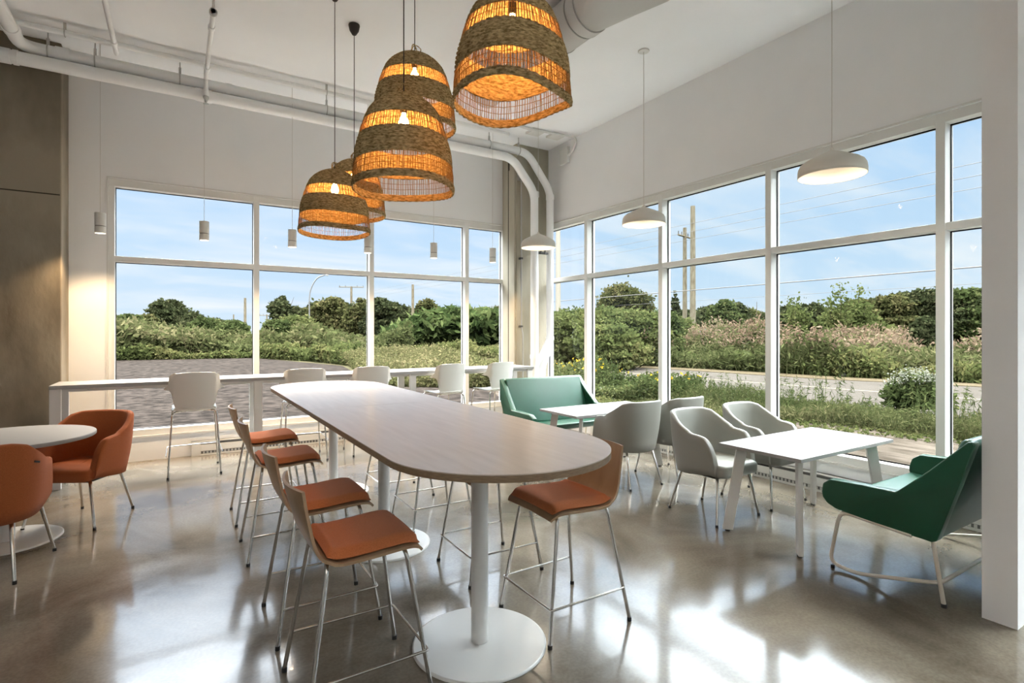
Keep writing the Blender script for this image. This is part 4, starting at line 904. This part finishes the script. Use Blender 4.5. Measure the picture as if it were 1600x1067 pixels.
Tm = T[T[:,2] > 1.0][::3]; C = np.repeat(Tm, 9, 0)+rg.normal(size=(len(Tm)*9,3))*np.array([.09,.09,.14]); V, F = leaves(rg, C, .07, 2.6, .5); npmesh('reed_plumes', V, F, LG_R, 'pinkish brown plumes on top of the tall reeds', 'reeds', None, 'stuff')
stems_and_leaves('verge_weeds', [(13.2,37.5),(17.6,27),(20,16),(20.8,10),(21.8,6.4),(22,-6),(23.2,-6),(23,6.6),(21.8,11),(21,17),(18.5,28),(14.5,38)], 9000, 1.0, LG_L, 'fresh green weeds along the far side of the road', 'weeds', 9, .08, 6, .008, 1.1)
NB = [(8.1,13.6),(8.3,11),(8.5,8),(8.9,5.5),(9.1,3.5),(8.8,0),(8.7,-5),(11.4,-5),(11.9,1),(12.2,5),(11.9,9),(11.6,14),(10.8,15.5)]
T, rg = stems_and_leaves('roadside_weeds', [(8.5,13.8),(8.8,11),(9.2,8.6),(10.2,8.6),(11.4,9),(11.2,14),(10.5,17),(9.3,17.5)], 5200, .80, LG_M, 'leafy green roadside weeds outside the first right windows', 'weeds', 12, .042, 13, .005, 1.3, lean=.35)
sel = T[T[:,2] > .38]; sel = sel[rg.uniform(size=len(sel)) < .09]; C = np.repeat(sel, 5, 0)+rg.normal(size=(len(sel)*5,3))*.018; V, F = leaves(rg, C, .042, 1.2); npmesh('yellow_wildflowers', V, F, LG_Y, 'small yellow wildflowers over the roadside weeds', 'flowers', None, 'stuff')
T, rg = stems_and_leaves('roadside_grass', [(8.4,9.2),(9.1,6.7),(9.9,5.0),(10.1,3.5),(10.1,-5),(11.9,-5),(12.0,1),(12.2,5),(11.6,9.2)], 17000, .42, LG_W, 'tufted green grass and weeds between soil strip and road', 'grass', 13, .018, 4, .004, 1.9, lean=.6, elong=5)
stems_and_leaves('tall_grass_stems', [(9.4,9),(9.9,5.8),(10.4,3.5),(10.4,-1),(11.8,-1),(12.0,5),(11.4,9)], 480, .85, LG_M, 'scattered taller grass stems in front of the road', 'grass', 14, .016, 12, .004, 2.3, lean=.3, elong=9)
stems_and_leaves('seedling_tufts', [(7.9,13),(8.0,8.6),(8.9,6.0),(9.5,4),(9.6,-3),(10.3,-3),(10.3,4.6),(9.3,7.4),(8.8,13)], 1800, .15, LG_L, 'low seedling tufts at the edge of the bare soil', 'weeds', 15, .03, 5, .004, 2.2, lean=.9)
ax, ay = out(1432, 10.6)
rng = np.random.default_rng(77); ast = empty('white_aster_bush', (ax,ay,GZ), label='bushy plant topped with pale white flowers in front of the road', cat='bush')
C = blobs(rng, [(0,0,.42,.34,.4,.36),(.2,-.3,.35,.25,.25,.3),(0,.3,.32,.25,.3,.3)], 900); C = C[C[:,2] > .02]; V, F = leaves(rng, C, .05, 2.4); npmesh('foliage', V, F, LG_M, parent=ast)
C = blobs(rng, [(0,0,.78,.32,.38,.16),(.2,-.3,.66,.2,.22,.1),(0,.34,.62,.22,.25,.1)], 700); V, F = leaves(rng, C, .032, 1.1); npmesh('flower_heads', V, F, LG_P, parent=ast)
# poles, lamp post, wires
M_POLE = mat('weathered_pole', (0.0520,0.0429,0.0282), .9, spec=.04, col2=(0.0866,0.0759,0.0564), nscale=9, ndet=8, stretch=(1,1,.25), bump=.3)
def upole(px, d, h, r, label, arm=None, group=None):
    x, y = out(px, d); root = empty('utility_pole', (x,y,GZ), label=label, cat='utility pole', group=group)
    MB().tube([(0,0,-.2),(0,0,h)], [r*1.15, r*.85], 12).build('pole_shaft', M_POLE, root)
    if arm:
        L, zz, ang = arm; c, s_ = math.cos(ang), math.sin(ang); MB().tube([(-L*c,-L*s_,zz),(L*c,L*s_,zz)], .07, 6).build('cross_arm', M_POLE, root)
        for k in (-1,-.5,.5,1): MB().tube([(L*k*.95*c,L*k*.95*s_,zz),(L*k*.95*c,L*k*.95*s_,zz+.3)], .05, 6).build('insulator', M_DARK, root)
    return root
upole(1082.5,42,11.5,.21,'taller thick wooden utility pole in the third right window')
upole(1070,43,10.0,.17,'shorter wooden utility pole with crossarm beside the taller one', (1.15, 9.3, .25))
upole(549,90,9.3,.2,'distant wooden pole with a T crossarm in the second back window', (2.0,9.2,-.4))
upole(645,75,8.3,.2,'plain distant wooden pole in the third back window')
upole(383,70,6.1,.17,'short brown pole near the right edge of the first back window')
for i, (px, h, l) in enumerate(((316,5.2,'faint thin far pole, leftmost of the small ones'),(333,5.0,'faint thin far pole left of the brown pole'),(365,5.6,'faint thin far pole just left of the brown pole'),(417,5.6,'faint far pole with crossarm at the left of the second back window'))):
    upole(px, 120, h, .16, l, (1.6,h-.2,-.4) if px == 417 else None)
lx, ly = out(872, 33); lp = empty('lamp_post', (lx,ly,GZ), label='pale round post rising past the first narrow right window', cat='post'); MB().tube([(0,0,0),(0,0,9.2)], [.17,.13], 14).build('post_shaft', mat('pale_painted_post', (.11,.10,.078), .6), lp); MB().tube([(0,0,0),(0,0,.3)], .24, 14).build('post_base', M_STEEL, lp)
lx, ly = out(483.5, 48); sl = empty('street_lamp', (lx,ly,GZ), label='grey street lamp with a curved arm in the second back window', cat='street lamp')
MB().tube(curve([(0,0,0),(0,0,2.5),(0,0,4.6),(.15,-.06,5.6),(.6,-.25,6.45),(1.25,-.5,6.8)], 6), .055, 10).build('curved_pole', mat('grey_lamp_metal', (.055,.055,.055), .6), sl); MB().lathe([(.02,-.1),(.12,-.06),(.13,.0),(.05,.05)], 12, (1.4,-.56,6.8)).build('lamp_head', M_STEEL, sl)
def wire(x, z, y0, y1, label, r=.018, sag=.0):
    m = MB(); m.tube([(x, y0+(y1-y0)*k/24, z-sag*math.sin(PI*k/24)) for k in range(25)], r, 6, caps=False); tag(m.build('power_line', M_CORD), label, 'wire')
wire(33.4,4.75,-40,29.5,'thick dark cable crossing low in front of the far trees', .03); wire(33.4,4.75,29.5,110,'thick dark cable continuing left past the wooden poles', .03)
for dx, z, l in ((-.5,9.75,'uppermost of the three thin wires high in the sky'),(0,9.25,'middle of the three thin wires high in the sky'),(.5,8.75,'lowest of the three thin wires high in the sky')): wire(33.4+dx,z,-40,110,l,.014)
wire(40,4.4,-40,110,'faint thin wire below the thick dark cable', .012)
# buildings
M_BW = mat('white_cladding', (.16,.16,.155), .7); M_WIN = mat('dark_window_glass', (.06,.07,.08), .15); M_BRICK = mat('red_cladding', (.15,.045,.03), .7)
def building(px, d, w, h, floors, label, top):
    x, y = out(px, d); ang = math.atan2(y, x)-PI/2; root = empty('apartment_building', (x,y,GZ), ang, label=label, cat='building')
    MB().box(-w/2,w/2,0,12,0,h).build('wall', M_BW, root); MB().box(-w*.1,w*.45,2,10,h,h+1.8).build('penthouse', top, root)
    for f_ in range(floors):
        z = h*(f_+.35)/floors; n = int(w/3.2)
        for k in range(n): q = -w/2+w*(k+.5)/n; MB().box(q-.95,q+.95,-.06,.05,z,z+h/floors*.5).build('window', M_WIN, root)
        MB().box(-w/2,w/2,-.5,0,z-.4,z-.1).build('balcony_ledge', M_BW, root)
building(888,210,26,8.6,3,'white apartment building beyond the willow bushes', M_BW)
building(757,280,13,10.8,3,'small white building with a red upper storey above the sumac mound', M_BRICK)
# small things on the ground
x, y = out(942, 14.6); rk = bmesh.new(); bmesh.ops.create_icosphere(rk, subdivisions=3, radius=.2)
for v in rk.verts: v.co += v.co.normalized()*.03*math.sin(v.co.x*31+v.co.y*17)*math.cos(v.co.z*29); v.co.z *= .5; v.co.x *= 1.4
me = bpy.data.meshes.new('rock'); rk.to_mesh(me); rk.free(); me.materials.append(mat('pale_rock', (.17,.16,.145), .9)); o = bpy.data.objects.new('rock', me); COL.objects.link(o); o.location = (x,y,GZ+.05); tag(o, 'pale rock on the soil outside the second right window', 'rock')
x, y = out(1326, 20.2); o = MB().box(-.42,.42,-.3,.3,0,.42).build('concrete_block', mat('pale_rock', (.17,.16,.145), .9), bevel=.03); o.location = (x,y,GZ); o.rotation_euler = (0,0,-.6); tag(o, 'pale concrete block at the foot of the reeds', 'block')
x, y = out(518, 62); o = MB().add([(-1.3,-.6,0),(1.3,-.6,0),(1.3,.6,0),(-1.3,.6,0),(-1.1,0,1.7),(1.2,0,1.15)], [(0,1,5,4),(1,2,5),(2,3,4,5),(3,0,4),(0,3,2,1)]).build('tarpaulin', mat('blue_tarpaulin', (.01,.04,.18), .5)); o.location = (x,y,GZ-.05); tag(o, 'bright blue tarpaulin in the field behind the weeds', 'tarpaulin')
